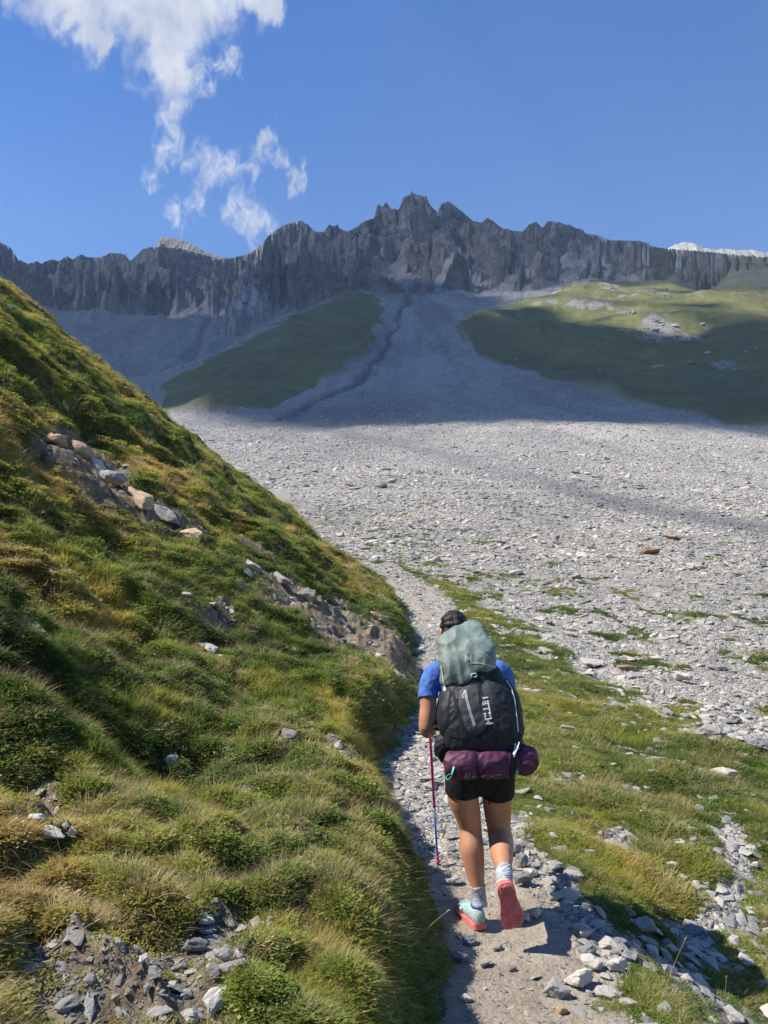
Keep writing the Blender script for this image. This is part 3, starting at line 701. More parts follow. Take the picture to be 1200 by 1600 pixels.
def cloud_mat(name, dens, thr, scale, emis=0.0):
    m = bpy.data.materials.new(name); m.use_nodes = True; t = m.node_tree; t.nodes.clear()
    out = t.nodes.new('ShaderNodeOutputMaterial'); v = t.nodes.new('ShaderNodeVolumePrincipled')
    v.inputs['Color'].default_value = (1, 1, 1, 1); v.inputs['Anisotropy'].default_value = 0.0
    t.links.new(v.outputs[0], out.inputs['Volume'])
    if scale:
        g = t.nodes.new('ShaderNodeTexCoord'); n = t.nodes.new('ShaderNodeTexNoise'); n.inputs['Scale'].default_value = scale
        n.inputs['Detail'].default_value = 6; n.inputs['Roughness'].default_value = .68; n.inputs['Distortion'].default_value = .4
        mp = t.nodes.new('ShaderNodeMapping'); mp.inputs['Rotation'].default_value = (0, R(32), 0); mp.inputs['Scale'].default_value = (1.5, 1, .8)
        t.links.new(g.outputs['Object'], mp.inputs[0]); t.links.new(mp.outputs[0], n.inputs['Vector'])
        r = t.nodes.new('ShaderNodeMapRange'); r.inputs[1].default_value = thr; r.inputs[2].default_value = thr + .24; r.inputs[4].default_value = dens
        t.links.new(n.outputs['Fac'], r.inputs[0]); t.links.new(r.outputs[0], v.inputs['Density'])
    else:
        v.inputs['Density'].default_value = dens
    return m
# (b) the clouds overhead, out of the frame, whose shade lies over the head of the valley
ALT = 1900.0
def lift(px, py, Y):                     # the spot on the cloud deck that shades a ground point
    p = W(px, py, Y); t = (ALT - p.z) / SUN.z
    return p + SUN * t
shade = []
def shade_quad(pts, r):
    P = [lift(*p) for p in pts]; n1 = int(max((P[1] - P[0]).length, (P[2] - P[3]).length) / (r * .8)) + 1; n2 = int(max((P[3] - P[0]).length, (P[2] - P[1]).length) / (r * .8)) + 1
    for i in range(n1 + 1):
        for j in range(n2 + 1):
            a, b = i / n1, j / n2
            c = P[0] * (1 - a) * (1 - b) + P[1] * a * (1 - b) + P[2] * a * b + P[3] * (1 - a) * b
            shade.append((c + Vector((random.uniform(-.15, .15) * r, random.uniform(-.15, .15) * r, random.uniform(-.2, .6) * r)), r * random.uniform(.9, 1.15), (1, .55)))
shade_quad([(-300, 600, 420), (640, 625, 330), (620, 420, 980), (-300, 450, 1100)], 60)      # cone and basin
shade_quad([(640, 625, 330), (760, 590, 395), (735, 520, 620), (630, 500, 700)], 45)         # fan
shade_quad([(760, 642, 300), (1500, 735, 190), (1500, 560, 440), (770, 535, 560)], 42)       # lower right slope
fan_shade = shade; shade = []
shade_quad([(620, 470, 800), (760, 462, 800), (740, 420, 960), (620, 420, 960)], 55)
shade_quad([(740, 446, 880), (1500, 436, 900), (1500, 360, 1300), (740, 350, 1250)], 70)      # right wall
shade_quad([(-300, 440, 1150), (760, 420, 980), (760, 300, 1300), (-300, 360, 1640)], 80)     # left wall
wall_shade = shade; shade = fan_shade
for _ in range(80):
    a = random.uniform(330, 1230); b = random.uniform(626, 662) + max(0, a - 760) * .10; Y_ = float(np.interp(b - max(0, a - 760) * .10, [620, 665], [360, 245])); shade.append((lift(a, b, Y_), random.uniform(9, 24), (1.2, .5)))
for _ in range(34):
    a = random.uniform(770, 1220); b = random.uniform(452, 520); Y_ = float(np.interp(b, [450, 480, 520], [760, 680, 580])); shade.append((lift(a, b, Y_), random.uniform(9, 21), (1.5, .5)))
for a, b, Y_, r_ in ((820, 500, 620, 26), (900, 515, 570, 30), (1010, 500, 620, 26), (1120, 505, 590, 30), (1180, 520, 540, 34), (1060, 455, 760, 30), (860, 470, 760, 24), (960, 480, 690, 22)):
    shade.append((lift(a, b, Y_), r_, (1.3, .5)))
me = remesh_obj("cloud", blobs_mesh(shade, 2), 16, cloud_mat("cloud_body", .055, 0, 0), disp=lambda c: n3(c, 120, 8) * 22 + n3(c, 50, 9) * 10)
o = mesh_obj("cloud", me); setp(o, "broad cloud high overhead, shading the head of the valley", "cloud")
me = remesh_obj("cloud", blobs_mesh(wall_shade, 2), 18, cloud_mat("thin_cloud_body", .0115, 0, 0), disp=lambda c: n3(c, 120, 8) * 22 + n3(c, 50, 9) * 10)
o = mesh_obj("cloud", me); setp(o, "thin veil of cloud high over the ridge, letting some sun through", "cloud")
# ------------------------------------------------------------------ where the ground is
_fpx = FX[0] / FY[0] * FPX + 600; _fY = FY[:, 0]
def far_z(x, Y):
    px = 600 + FPX * x / Y
    i = np.clip((px - _fpx[0]) / (_fpx[1] - _fpx[0]), 0, len(_fpx) - 1.001); j = np.interp(Y, _fY, np.arange(len(_fY))); j = np.clip(j, 0, len(_fY) - 1.001)
    i0 = i.astype(int); j0 = j.astype(int); a = i - i0; b = j - j0
    return (FZ[j0, i0] * (1 - a) + FZ[j0, i0 + 1] * a) * (1 - b) + (FZ[j0 + 1, i0] * (1 - a) + FZ[j0 + 1, i0 + 1] * a) * b
_nY = NY[:, 0]; _nS = NX[0] / (0.62 * max(NY[0, 0], 2) + 3.2)
def gz(x, Y):
    """height of the ground as meshed"""
    x = np.atleast_1d(np.asarray(x, float)); Y = np.atleast_1d(np.asarray(Y, float))
    s = x / (0.62 * np.maximum(Y, 2) + 3.2)
    i = np.clip(np.interp(s, _nS, np.arange(len(_nS))), 0, len(_nS) - 1.001); j = np.clip(np.interp(Y, _nY, np.arange(len(_nY))), 0, len(_nY) - 1.001)
    i0 = i.astype(int); j0 = j.astype(int); a = i - i0; b = j - j0
    zn = (NZ[j0, i0] * (1 - a) + NZ[j0, i0 + 1] * a) * (1 - b) + (NZ[j0 + 1, i0] * (1 - a) + NZ[j0 + 1, i0 + 1] * a) * b
    return np.where(Y < 82, zn, far_z(x, np.maximum(Y, 71)))
def gnormal(x, Y, e=.06):
    dx = (gz(x + e, Y) - gz(x - e, Y)) / (2 * e); dy = (gz(x, Y + e) - gz(x, Y - e)) / (2 * e)
    n = np.stack([-dx, -dy, np.ones_like(dx)], -1)
    return n / np.linalg.norm(n, axis=1, keepdims=True)
def hit(px, py, ymin=1.8, ymax=600):
    """where the line of sight through a pixel of the photograph meets the ground"""
    a, b = pix_dir(px, py); Ys = np.exp(np.linspace(math.log(ymin), math.log(ymax), 4000))
    d = CAMZ + b * Ys - gz(a * Ys, Ys); k = np.where(d < 0)[0]
    k = k[0] if len(k) else len(Ys) - 1
    Y = Ys[k]; return Vector((a * Y, Y, float(gz(a * Y, Y)[0])))

# ------------------------------------------------------------------ plant and stone materials
def mat_leaf(name, stops, tip=1.35, trans=.52):
    t = NT(name)
    a = t.n.new('ShaderNodeAttribute'); a.attribute_name = 'tone'; a.attribute_type = 'INSTANCER'
    v = t.n.new('ShaderNodeAttribute'); v.attribute_name = 'tip'
    f = t.math('ADD', a.outputs['Fac'], t.math('MULTIPLY', t.math('SUBTRACT', t.rnd(), .5), .30))
    c = t.ramp(f, stops)
    c = t.mix(t.math('MULTIPLY', v.outputs['Fac'], .5), c, t.mix(1, c, (tip, tip * .95, tip * .7), 'MULTIPLY'))
    t.col(c); t.b.inputs['Roughness'].default_value = .55
    tr = t.n.new('ShaderNodeBsdfTranslucent'); t.l.new(c, tr.inputs[0])
    m = t.n.new('ShaderNodeMixShader'); m.inputs[0].default_value = trans
    t.l.new(t.b.outputs[0], m.inputs[1]); t.l.new(tr.outputs[0], m.inputs[2]); t.l.new(m.outputs[0], t.out.inputs[0])
    return t.m
M_grass = mat_leaf("grass_blades", [(0, (0.063, 0.109, 0.021)), (.3, (0.161, 0.218, 0.040)), (.5, (0.310, 0.333, 0.067)), (.75, (0.552, 0.425, 0.103)), (1, (0.483, 0.356, 0.149))])
M_herb = mat_leaf("herb_leaves", [(0, (0.046, 0.098, 0.023)), (.35, (0.109, 0.190, 0.037)), (.6, (0.218, 0.282, 0.052)), (.85, (0.368, 0.333, 0.075)), (1, (0.299, 0.218, 0.081))], 1.3)
M_straw = mat_leaf("dry_straw", [(0, (.26, .20, .10)), (.5, (.36, .28, .15)), (1, (.44, .37, .24))], 1.2, .2)
def mat_stone(name, stops, inst=True):
    t = NT(name); O = t.obj()
    g = t.noise(O, 2.2, 6, .7, .4); g2 = t.noise(O, 9, 5, .75)
    ia = t.n.new('ShaderNodeAttribute'); ia.attribute_name = 'tone'; ia.attribute_type = 'INSTANCER'
    f = t.math('ADD', t.math('ADD', t.math('MULTIPLY', t.rnd(), .72), t.math('MULTIPLY', ia.outputs['Fac'], .45)), t.math('MULTIPLY', t.math('SUBTRACT', g, .5), .55))
    c = t.ramp(t.math('ADD', f, .12), stops)
    c = t.mix(t.rng(g2, .58, .68, 0, .3), c, (.16, .15, .13))
    c = t.mix(t.rng(t.noise(O, 1.3, 4), .58, .7, 0, .35), c, (.46, .36, .22))
    t.col(c); t.b.inputs['Roughness'].default_value = .9
    t.nrm(t.bump(t.math('ADD', g, t.math('MULTIPLY', g2, .6)), .008, .9))
    return t.m
GREY = [(0, (.11, .107, .10)), (.15, (.20, .195, .182)), (.35, (.28, .27, .248)), (.6, (.36, .343, .31)), (.8, (.44, .412, .36)), (.92, (.54, .49, .41)), (1, (.46, .33, .20))]
M_stone = mat_stone("broken_shale", GREY)
M_grey = mat_stone("grey_slate", [(0, (.13, .135, .14)), (.5, (.24, .24, .235)), (1, (.34, .33, .31))])
M_pale = mat_stone("pale_limestone_rock", [(0, (.42, .39, .34)), (.5, (.52, .485, .42)), (1, (.62, .59, .53))])
M_tan = mat_stone("tan_sandstone", [(0, (.30, .215, .14)), (.5, (.42, .31, .20)), (1, (.50, .40, .28))])
M_brown = mat_stone("rusty_brown_rock", [(0, (.17, .115, .075)), (.5, (.26, .17, .11)), (1, (.36, .25, .17))])
M_orange = mat_stone("orange_stone", [(0, (.42, .25, .12)), (.5, (.50, .30, .15)), (1, (.55, .36, .2))])

# ------------------------------------------------------------------ prototypes (kept out of the scene, only their copies stand in it)
def strip_mesh(name, blades, mat):
    V, F, T = [], [], []
    for pts, wd in blades:
        n = len(pts); base = len(V)
        for i, p in enumerate(pts):
            f = i / (n - 1); d = (pts[min(i + 1, n - 1)] - pts[max(i - 1, 0)]); s = d.cross(Vector((random.random() - .5, random.random() - .5, .2)))
            if i == 0: side = Vector((-d.y, d.x, 0)); side = side.normalized() if side.length > 1e-6 else Vector((1, 0, 0)); side = (side + Vector((random.uniform(-.5, .5), random.uniform(-.5, .5), 0))).normalized()
            ww = wd * (1 - f ** 1.6) * .5
            if i < n - 1: V += [p - side * ww, p + side * ww]; T += [f, f]
            else: V += [p]; T += [1]
        for i in range(n - 2): a = base + 2 * i; F.append((a, a + 1, a + 3, a + 2))
        F.append((base + 2 * (n - 2), base + 2 * (n - 2) + 1, base + 2 * (n - 1)))
    me = raw_mesh(name, V, F); me.materials.append(mat)
    at = me.attributes.new('tip', 'FLOAT', 'POINT'); at.data.foreach_set("value", np.array(T, np.float32))
    return me
def tuft(n, rad, h, bend, wd, mat=None):
    bl = []
    for _ in range(n):
        a = random.uniform(0, 2 * math.pi); r = rad * math.sqrt(random.random()); L = h * random.uniform(.45, 1.1)
        b = a + random.uniform(-.7, .7); out = bend * random.uniform(.2, 1.2) * (.35 + r / rad * .8)
        p0 = Vector((r * math.cos(a), r * math.sin(a), -.02)); pts = [p0]
        for k in (1, 2, 3):
            f = k / 3; pts.append(p0 + Vector((math.cos(b) * out * L * f ** 1.7, math.sin(b) * out * L * f ** 1.7, L * f * (1 - .35 * out * f))))
        bl.append((pts, wd * random.uniform(.6, 1.3)))
    return strip_mesh("grass_tuft", bl, mat or M_grass)
def herb(n, rad, h, leaf, mat=None):
    V, F, T = [], [], []
    for _ in range(n):
        a = random.uniform(0, 2 * math.pi); r = rad * math.sqrt(random.random())
        z = h * (1 - (r / rad) ** 2 * .75) * random.uniform(.25, 1.1)
        c = Vector((r * math.cos(a), r * math.sin(a), z)); L = leaf * random.uniform(.6, 1.4)
        d = Vector((math.cos(a) + random.uniform(-.9, .9), math.sin(a) + random.uniform(-.9, .9), random.uniform(-.1, 1.1))).normalized()
        s = d.cross(Vector((random.uniform(-.4, .4), random.uniform(-.4, .4), 1))).normalized() * L * .32
        b = len(V); up = d.cross(s).normalized() * L * .08
        V += [c, c + d * L * .45 + s + up, c + d * L, c + d * L * .45 - s + up]; T += [.1, .5, 1, .5]
        F += [(b, b + 1, b + 2), (b, b + 2, b + 3)]
    me = raw_mesh("herb_clump", V, F); me.materials.append(mat or M_herb)
    at = me.attributes.new('tip', 'FLOAT', 'POINT'); at.data.foreach_set("value", np.array(T, np.float32))
    return me
def hull_mesh(seed, flat=.5, elong=1.5, npts=16, mat=None, sub=0, ns=.1):
    rr = random.Random(seed); bm = bmesh.new()
    for _ in range(npts):
        v = Vector((rr.gauss(0, 1), rr.gauss(0, 1), rr.gauss(0, 1))).normalized()
        v = Vector((v.x * elong, v.y, v.z * flat)) * rr.uniform(.78, 1.05) * .5
        # chop towards flat faces
        v.z = max(-.5 * flat * .8, min(.5 * flat * rr.uniform(.6, .95), v.z))
        bm.verts.new(v)
    r = bmesh.ops.convex_hull(bm, input=bm.verts)
    bmesh.ops.delete(bm, geom=[g for g in r['geom_interior'] if isinstance(g, bmesh.types.BMVert)], context='VERTS')
    bmesh.ops.dissolve_limit(bm, angle_limit=R(9), verts=bm.verts, edges=bm.edges)
    if sub:
        bmesh.ops.bevel(bm, geom=list(bm.edges), offset=.025, segments=1, affect='EDGES')
        bmesh.ops.triangulate(bm, faces=bm.faces)
        bmesh.ops.subdivide_edges(bm, edges=list(bm.edges), cuts=sub, use_grid_fill=True)
        bmesh.ops.triangulate(bm, faces=bm.faces)
        for v in bm.verts:
            p = v.co * 3.1 + Vector((seed * 3.7, 0, 0))
            v.co += v.co.normalized() * (mnoise.fractal(p, .9, 2.2, 4) * ns - abs(mnoise.noise(Vector((p.x * .6, p.y * .6, p.z * 3.2)))) * ns * .55)
    bmesh.ops.triangulate(bm, faces=bm.faces)
    me = bpy.data.meshes.new("stone"); bm.to_mesh(me); bm.free()
    if mat: me.materials.append(mat)
    return me
def proto_coll(name, meshes):
    c = bpy.data.collections.new(name)
    for i, m in enumerate(meshes):
        o = bpy.data.objects.new("%s_%02d" % (m.name.split('.')[0], i), m); c.objects.link(o)
    return c

def scatter(name, coll, pos, rot, scl, tone, idx, label=None, cat=None):
    me = bpy.data.meshes.new(name); n = len(pos)
    me.vertices.add(n); me.vertices.foreach_set("co", pos.astype(np.float32).ravel())
    for k, tp, v in (("rot", 'FLOAT_VECTOR', rot), ("scl", 'FLOAT_VECTOR', scl), ("tone", 'FLOAT', tone), ("idx", 'INT', idx)):
        a = me.attributes.new(k, tp, 'POINT')
        a.data.foreach_set("vector" if tp == 'FLOAT_VECTOR' else "value", (v.astype(np.int32) if tp == 'INT' else v.astype(np.float32)).ravel())
    o = mesh_obj(name, me); o["kind"] = "stuff"
    ng = bpy.data.node_groups.new(name, 'GeometryNodeTree')
    ng.interface.new_socket('Geometry', in_out='INPUT', socket_type='NodeSocketGeometry'); ng.interface.new_socket('Geometry', in_out='OUTPUT', socket_type='NodeSocketGeometry')
    N, L = ng.nodes, ng.links
    i_, o_ = N.new('NodeGroupInput'), N.new('NodeGroupOutput'); ip = N.new('GeometryNodeInstanceOnPoints')
    ci = N.new('GeometryNodeCollectionInfo'); ci.inputs['Collection'].default_value = coll; ci.inputs['Separate Children'].default_value = True; ci.inputs['Reset Children'].default_value = True
    def na(k, tp):
        a = N.new('GeometryNodeInputNamedAttribute'); a.data_type = tp; a.inputs[0].default_value = k
        return a.outputs[0]
    L.new(i_.outputs[0], ip.inputs['Points']); L.new(ci.outputs[0], ip.inputs['Instance']); ip.inputs['Pick Instance'].default_value = True
    L.new(na("idx", 'INT'), ip.inputs['Instance Index']); L.new(na("scl", 'FLOAT_VECTOR'), ip.inputs['Scale'])
    L.new(na("rot", 'FLOAT_VECTOR'), ip.inputs['Rotation'])
    L.new(ip.outputs[0], o_.inputs[0])
    md = o.modifiers.new("scatter", 'NODES'); md.node_group = ng
    return o
def tilt_rot(nrm, rz):
    c, s = np.cos(rz), np.sin(rz)
    nx = c * nrm[:, 0] + s * nrm[:, 1]; ny = -s * nrm[:, 0] + c * nrm[:, 1]; nz = nrm[:, 2]
    a = -np.arcsin(np.clip(ny, -1, 1)); b = np.arctan2(nx, nz)
    return np.stack([a, b, rz], -1)
def sample(n, y0, y1, pw, half=.56, pad=1.3):
    """random spots in the wedge of ground ahead, thinning with distance"""
    u = rng.random(n)
    Y = (y0 ** (1 - pw) + u * (y1 ** (1 - pw) - y0 ** (1 - pw))) ** (1 / (1 - pw))
    x = (rng.random(n) * 2 - 1) * (half * Y + pad)
    return x, Y

# ---- the rocks one can tell apart (placed below; the scatter keeps clear of them)
ROCKS = [
 (905, 1540, 56, M_pale, "cream coloured boulder at the lower right edge of the trail, beside a dark grey block", .62, 1.3, 20),
 (869, 1556, 46, M_grey, "blunt dark grey block just left of the cream boulder at the trail edge", .62, 1.2, -15),
 (877, 1583, 24, M_orange, "small orange stone at the bottom of the trail under the grey block", .65, 1.3, 10),
 (925, 1512, 46, M_pale, "pale stone with a flat top just above the cream boulder", .5, 1.5, -25),
 (966, 1517, 40, M_pale, "pale triangular stone right of the flat topped stone by the trail", .6, 1.3, 40),
 (915, 1496, 40, M_grey, "grey angular stone at the grass edge above the pale stones", .6, 1.4, 30),
 (960, 1480, 44, M_grey, "large blue grey slab leaning in the rock pile right of the hiker's feet", .45, 1.5, -35),
 (1010, 1455, 44, M_grey, "light grey rock in the middle of the rock band crossing the grass", .5, 1.4, 15),
 (1028, 1438, 30, M_orange, "thin rust coloured slab on top of the rock band crossing the grass", .3, 2.0, 10),
 (985, 1432, 30, M_stone, "small pale rock at the upper end of the rock band in the grass", .55, 1.3, 70),
 (1052, 1462, 26, M_pale, "white pointed stone at the right end of the rock band in the grass", .6, 1.4, -20),
 (985, 1500, 40, M_grey, "grey slab at the brink of the shaded hollow on the right", .4, 1.6, 50),
 (1045, 1520, 30, M_grey, "bluish rock lying half in the shaded hollow", .5, 1.5, 15),
 (800, 1335, 34, M_grey, "grey rock behind the hiker's right calf at the trail edge", .7, 1.2, 25),
 (812, 1355, 32, M_stone, "pointed grey rock right of the hiker's lifted shoe", .8, 1.1, -10),
 (830, 1368, 34, M_pale, "pale flat rock in the row right of the hiker's ankle", .4, 1.5, 15),
 (820, 1385, 34, M_grey, "blocky grey rock right of the lifted shoe sole", .75, 1.2, 5),
 (868, 1360, 26, M_grey, "small dark rock sitting in the grass right of the hiker's legs", .7, 1.2, 30),
 (840, 1432, 26, M_pale, "tan upright stone at the grass edge right of the shoe", .8, 1.2, 60),
 (824, 1440, 22, M_pale, "narrow pale stone standing just right of the shoe sole", .8, 1.4, 90),
 (900, 1395, 22, M_grey, "small grey rock in grass above the trail edge shadow", .5, 1.4, 0),
 (706, 1380, 40, M_stone, "flat pale slab across the trail just ahead of the pole tip", .3, 1.5, 10),
 (706, 1310, 44, M_stone, "long flat slab lying across the trail left of the hiker's knee", .3, 1.9, 5),
 (668, 1222, 30, M_stone, "flat grey slab on the trail left of the hiker's shorts", .35, 1.6, 0),
 (735, 1475, 32, M_grey, "grey stone lying in the dust behind the hiker's left heel", .45, 1.5, 20),
 (712, 1500, 44, M_grey, "large flat grey stone half in the bank's shadow on the trail", .4, 1.5, -20),
 (760, 1510, 26, M_grey, "dark chipped stone in the middle of the dusty trail", .5, 1.3, 60),
 (778, 1485, 26, M_grey, "flat dark stone on the dust behind the hiker's shoes", .35, 1.7, 10),
 (680, 1475, 26, M_grey, "grey splinter leaning on the foot of the bank by the trail", .4, 1.8, 60),
 (728, 1565, 24, M_pale, "pale pebble sized rock near the bottom of the dusty trail", .5, 1.4, 0),
 (750, 1430, 0, None, "", 0, 0, 0),
 (338, 1575, 60, M_pale, "big white wedge shaped rock at the bottom of the left bank", .6, 1.6, 60),
 (276, 1552, 50, M_grey, "flat light grey slab left of the white wedge rock", .28, 1.5, -5),
 (305, 1490, 44, M_grey, "grey pyramid shaped rock on the dirt of the left bank", .6, 1.3, 30),
 (320, 1443, 38, M_pale, "rounded pale rock with tan stain at the top of the dirt patch", .5, 1.5, 0),
 (322, 1458, 42, M_stone, "thin white slab under the rounded pale rock", .22, 2.2, 10),
 (368, 1495, 30, M_pale, "elongated pale stone at the right side of the dirt patch", .4, 1.9, -40),
 (375, 1455, 26, M_stone, "light stone at the upper right of the dirt patch", .5, 1.4, 0),
 (222, 1505, 30, M_pale, "narrow white stone standing in the dirt of the left bank", .4, 2.3, 75),
 (235, 1545, 36, M_stone, "long pale splinter below the narrow white stone", .4, 2.2, 70),
 (105, 1578, 40, M_grey, "blue grey stone in shade at the lower left corner", .45, 1.4, 10),
 (56, 1573, 34, M_grey, "small grey slab in shade at the far lower left", .35, 1.7, 0),
 (300, 1595, 36, M_pale, "cream stone at the bottom edge left of the white wedge rock", .5, 1.2, 0),
 (78, 1307, 50, M_pale, "broken white slab in the bare patch on the left side of the bank", .3, 1.4, -10),
 (115, 1305, 26, M_pale, "square white stone right of the broken slab on the bank", .5, 1.1, 20),
 (55, 1282, 34, M_pale, "white slab at the top left of the bare patch", .35, 1.5, 0),
 (70, 1232, 34, M_pale, "long white stone at the upper end of the bare patch", .3, 2.1, -25),
 (100, 1258, 34, M_tan, "flat tan stone between the white slabs on the bank", .3, 1.8, 5),
 (358, 1174, 24, M_pale, "single white stone lying in the grass in the middle of the bank", .3, 1.6, -20),
 (325, 1015, 34, M_pale, "cream stone in the grass of the hillside under the dark outcrop", .35, 1.6, -20),
 (292, 932, 20, M_pale, "small white stone in the grass above the cream one", .4, 1.5, 0),
 (80, 900, 16, M_pale, "white stone in the grass at the left edge of the hillside", .6, 1.2, 0),
 (113, 908, 16, M_pale, "second white stone in the grass, just right of the one at the left edge", .5, 1.3, 40),
 (595, 972, 46, M_tan, "tan slab of rock jutting from the hillside above the trail", .4, 1.9, -50),
 (622, 1060, 32, M_stone, "pale grey slab at the foot of the hillside beside the hiker's shoulder", .4, 1.6, -45),
 (450, 1158, 44, M_grey, "grey rock sunk in the grass of the bank, its flat face to the trail", .5, 1.6, -40),
 (385, 1240, 34, M_grey, "dark rock in the grass hollow on the middle of the bank", .5, 1.5, -30),
 (130, 712, 60, M_tan, "cream ledge at the top of the rocky outcrop on the hillside", .35, 1.9, -15),
 (85, 690, 44, M_tan, "tan rock at the upper left end of the hillside outcrop", .4, 1.8, -10),
 (150, 735, 50, M_stone, "light grey rock ledge below the cream ledge of the outcrop", .5, 1.5, -25),
 (178, 758, 50, M_grey, "broad rock in the middle of the hillside outcrop", .6, 1.4, -35),
 (215, 785, 54, M_grey, "layered rock below the middle of the outcrop", .5, 1.6, -35),
 (258, 812, 54, M_grey, "long slab at the lower part of the outcrop", .4, 1.9, -35),
 (300, 838, 40, M_grey, "rock at the lower right end of the outcrop", .5, 1.5, -30),
 (440, 912, 40, M_grey, "dark broken rock in the shaded gash above the trail bend", .5, 1.5, -40),
 (485, 940, 32, M_stone, "small grey crag in the grass above the tan slab", .7, 1.2, -20),
 (388, 885, 34, M_stone, "grey rock between the outcrop and the shaded gash", .45, 1.6, -30),
 (1015, 868, 46, M_brown, "long rusty brown boulder lying on the scree field", .38, 2.0, -10),
 (1050, 843, 34, M_tan, "tan boulder just above the rusty brown boulder on the scree", .35, 1.8, -25),
 (1080, 890, 22, M_pale, "bright cream boulder right of the rusty brown boulder", .6, 1.3, 0),
 (951, 872, 14, M_pale, "small pale boulder left of the rusty brown boulder", .7, 1.2, 0),
 (860, 856, 14, M_grey, "dark grey boulder in the middle of the scree field", .6, 1.3, 0),
 (900, 905, 22, M_stone, "flat pale boulder on the scree right above the grass strip", .45, 1.5, 10),
 (614, 755, 18, M_tan, "tan boulder at the trail bend where the grass patches begin", .6, 1.2, 0),
 (594, 762, 24, M_grey, "dark boulder beside the tan one at the trail bend", .5, 1.5, 0),
 (626, 806, 24, M_tan, "orange tan flat rock on the scree left of the middle", .35, 1.8, 0),
 (548, 760, 14, M_brown, "small brown rock left of the boulders at the trail bend", .5, 1.4, 0),
 (1150, 965, 26, M_pale, "cream rock on the scree close to the right edge", .5, 1.4, 0),
 (1065, 1065, 34, M_pale, "large cream rock where scree meets the grass on the right", .55, 1.5, -10),
 (1112, 1147, 42, M_stone, "long grey rock at the scree edge above the right hand grass", .45, 1.7, -20),
 (1185, 1172, 40, M_grey, "big grey rock at the right edge of the picture beside the scree", .6, 1.3, 0),
 (1145, 1130, 34, M_stone, "flat pale slab behind the long grey rock at the scree edge", .3, 1.5, 0),
 (980, 1048, 40, M_brown, "low dark brown rock mat on the scree above the grass", .3, 2.2, 0),
 (1090, 1268, 24, M_stone, "grey stone at the top of the stony streak in the grass", .5, 1.5, -10),
 (1075, 1300, 30, M_stone, "pale flat stones' uppermost slab in the stony streak", .35, 1.7, 10),
 (1060, 1320, 30, M_pale, "white slab in the upper part of the stony streak", .35, 1.6, -20),
 (1050, 1358, 26, M_pale, "white rock in the middle of the stony streak", .5, 1.4, 0),
 (1068, 1375, 22, M_grey, "grey rock below the white one in the stony streak", .5, 1.3, 0),
 (1088, 1385, 18, M_pale, "small white stone right of the stony streak", .5, 1.3, 0),
 (1181, 1357, 14, M_pale, "lone white stone in the grass near the right edge", .8, 1.1, 0),
 (960, 1197, 16, M_pale, "little white stone in the grass right of the purple bag", .4, 1.6, 0),
 (1200, 1590, 50, M_stone, "pale stone in the lower right corner beyond the shade", .5, 1.4, 10),
 (1145, 1595, 40, M_pale, "white stone at the bottom edge right of the shaded hollow", .5, 1.4, -10),
]
_ex = []
for r_ in ROCKS:
    if r_[4]:
        p = hit(r_[0], r_[1])
        if p.y < 20: _ex.append((p.x, p.y, r_[2] / FPX * p.y * .55))
_ex = np.array(_ex)
def clear_of_rocks(x, Y, k=1.0):
    ok = np.ones(len(x), bool)
    for ex, ey, er in _ex: ok &= (x - ex) ** 2 + ((Y - ey) * .8) ** 2 > (er * k) ** 2
    # and nothing stands directly in front of them
    for ex, ey, er in _ex: ok &= ~((np.abs(x / Y - ex / ey) < er * .8 / ey) & (Y < ey) & (Y > ey - er * 1.6))
    return ok
# ---- grass and herbs
gp = proto_coll("turf_plants", [tuft(46, .07, .10, .9, .0045), tuft(38, .08, .135, 1.0, .0045), tuft(55, .09, .075, 1.2, .004), tuft(30, .05, .17, .9, .004),
                                herb(130, .13, .045, .020), herb(110, .11, .07, .026), herb(160, .15, .035, .016), herb(100, .11, .035, .018), tuft(26, .06, .19, 1.1, .0035, M_straw), herb(60, .12, .03, .02, M_straw)])
x, Y = sample(230000, 1.3, 66, 1.35)
x2, Y2 = sample(46000, .5, 8, .5, .56, 1.0)
x = np.concatenate([x, x2]); Y = np.concatenate([Y, Y2])
g, hill, path, dust, bare = near_masks(x, Y)
keep = rng.random(len(x)) < np.clip(g * 1.25 - .12, 0, 1) * np.where(hill > .5, 1, .9) + .035 * hill
keep &= ~((x > .2) & (x < 1.0) & (Y > 3.5) & (Y < 5.2) & (g < .5))
keep &= clear_of_rocks(x, Y)
x, Y, g, hill = x[keep], Y[keep], g[keep], hill[keep]
s = xl(Y) - x
gold = .50 + .55 * fbm(x * .33 + 4, Y * .33, 3, 801) + .22 * fbm(x * 1.7, Y * 1.7, 2, 811)
gold += .42 * np.exp(-((s - .35) / .5) ** 2) * np.exp(-((Y - 5.2) / 1.3) ** 2) + .15 * sstep(2, 10, s) * sstep(8, 18, Y)
gold = np.where(hill > .5, gold, gold * .55 + .14)
typ = fbm(x * .9, Y * .9, 3, 821) + rng.normal(0, .25, len(x)) + np.where(hill > .5, -.12, -.25)
k = np.where(typ > 0, rng.integers(0, 4, len(x)), rng.integers(4, 8, len(x)))
r_ = rng.random(len(x)); k = np.where((r_ < .08) & (hill > .5), 8, np.where((r_ > .92) & (hill > .5), 9, k))
sc1 = (.75 + .5 * rng.random(len(x))) * np.interp(Y, [1, 2, 6, 15, 30, 66], [.36, .5, .78, 1.15, 1.7, 2.6]) * np.clip(.65 + .5 * g, .6, 1.15)
sc1 *= np.where(hill > .5, 1.0, .8 + .55 * fbm(x * 1.3, Y * 1.1, 3, 861))
nr = gnormal(x, Y); nr[:, 2] += 1.6; nr += rng.normal(0, .22, nr.shape); nr /= np.linalg.norm(nr, axis=1, keepdims=True)
pos = np.stack([x, Y, gz(x, Y) - .006 * sc1], -1)
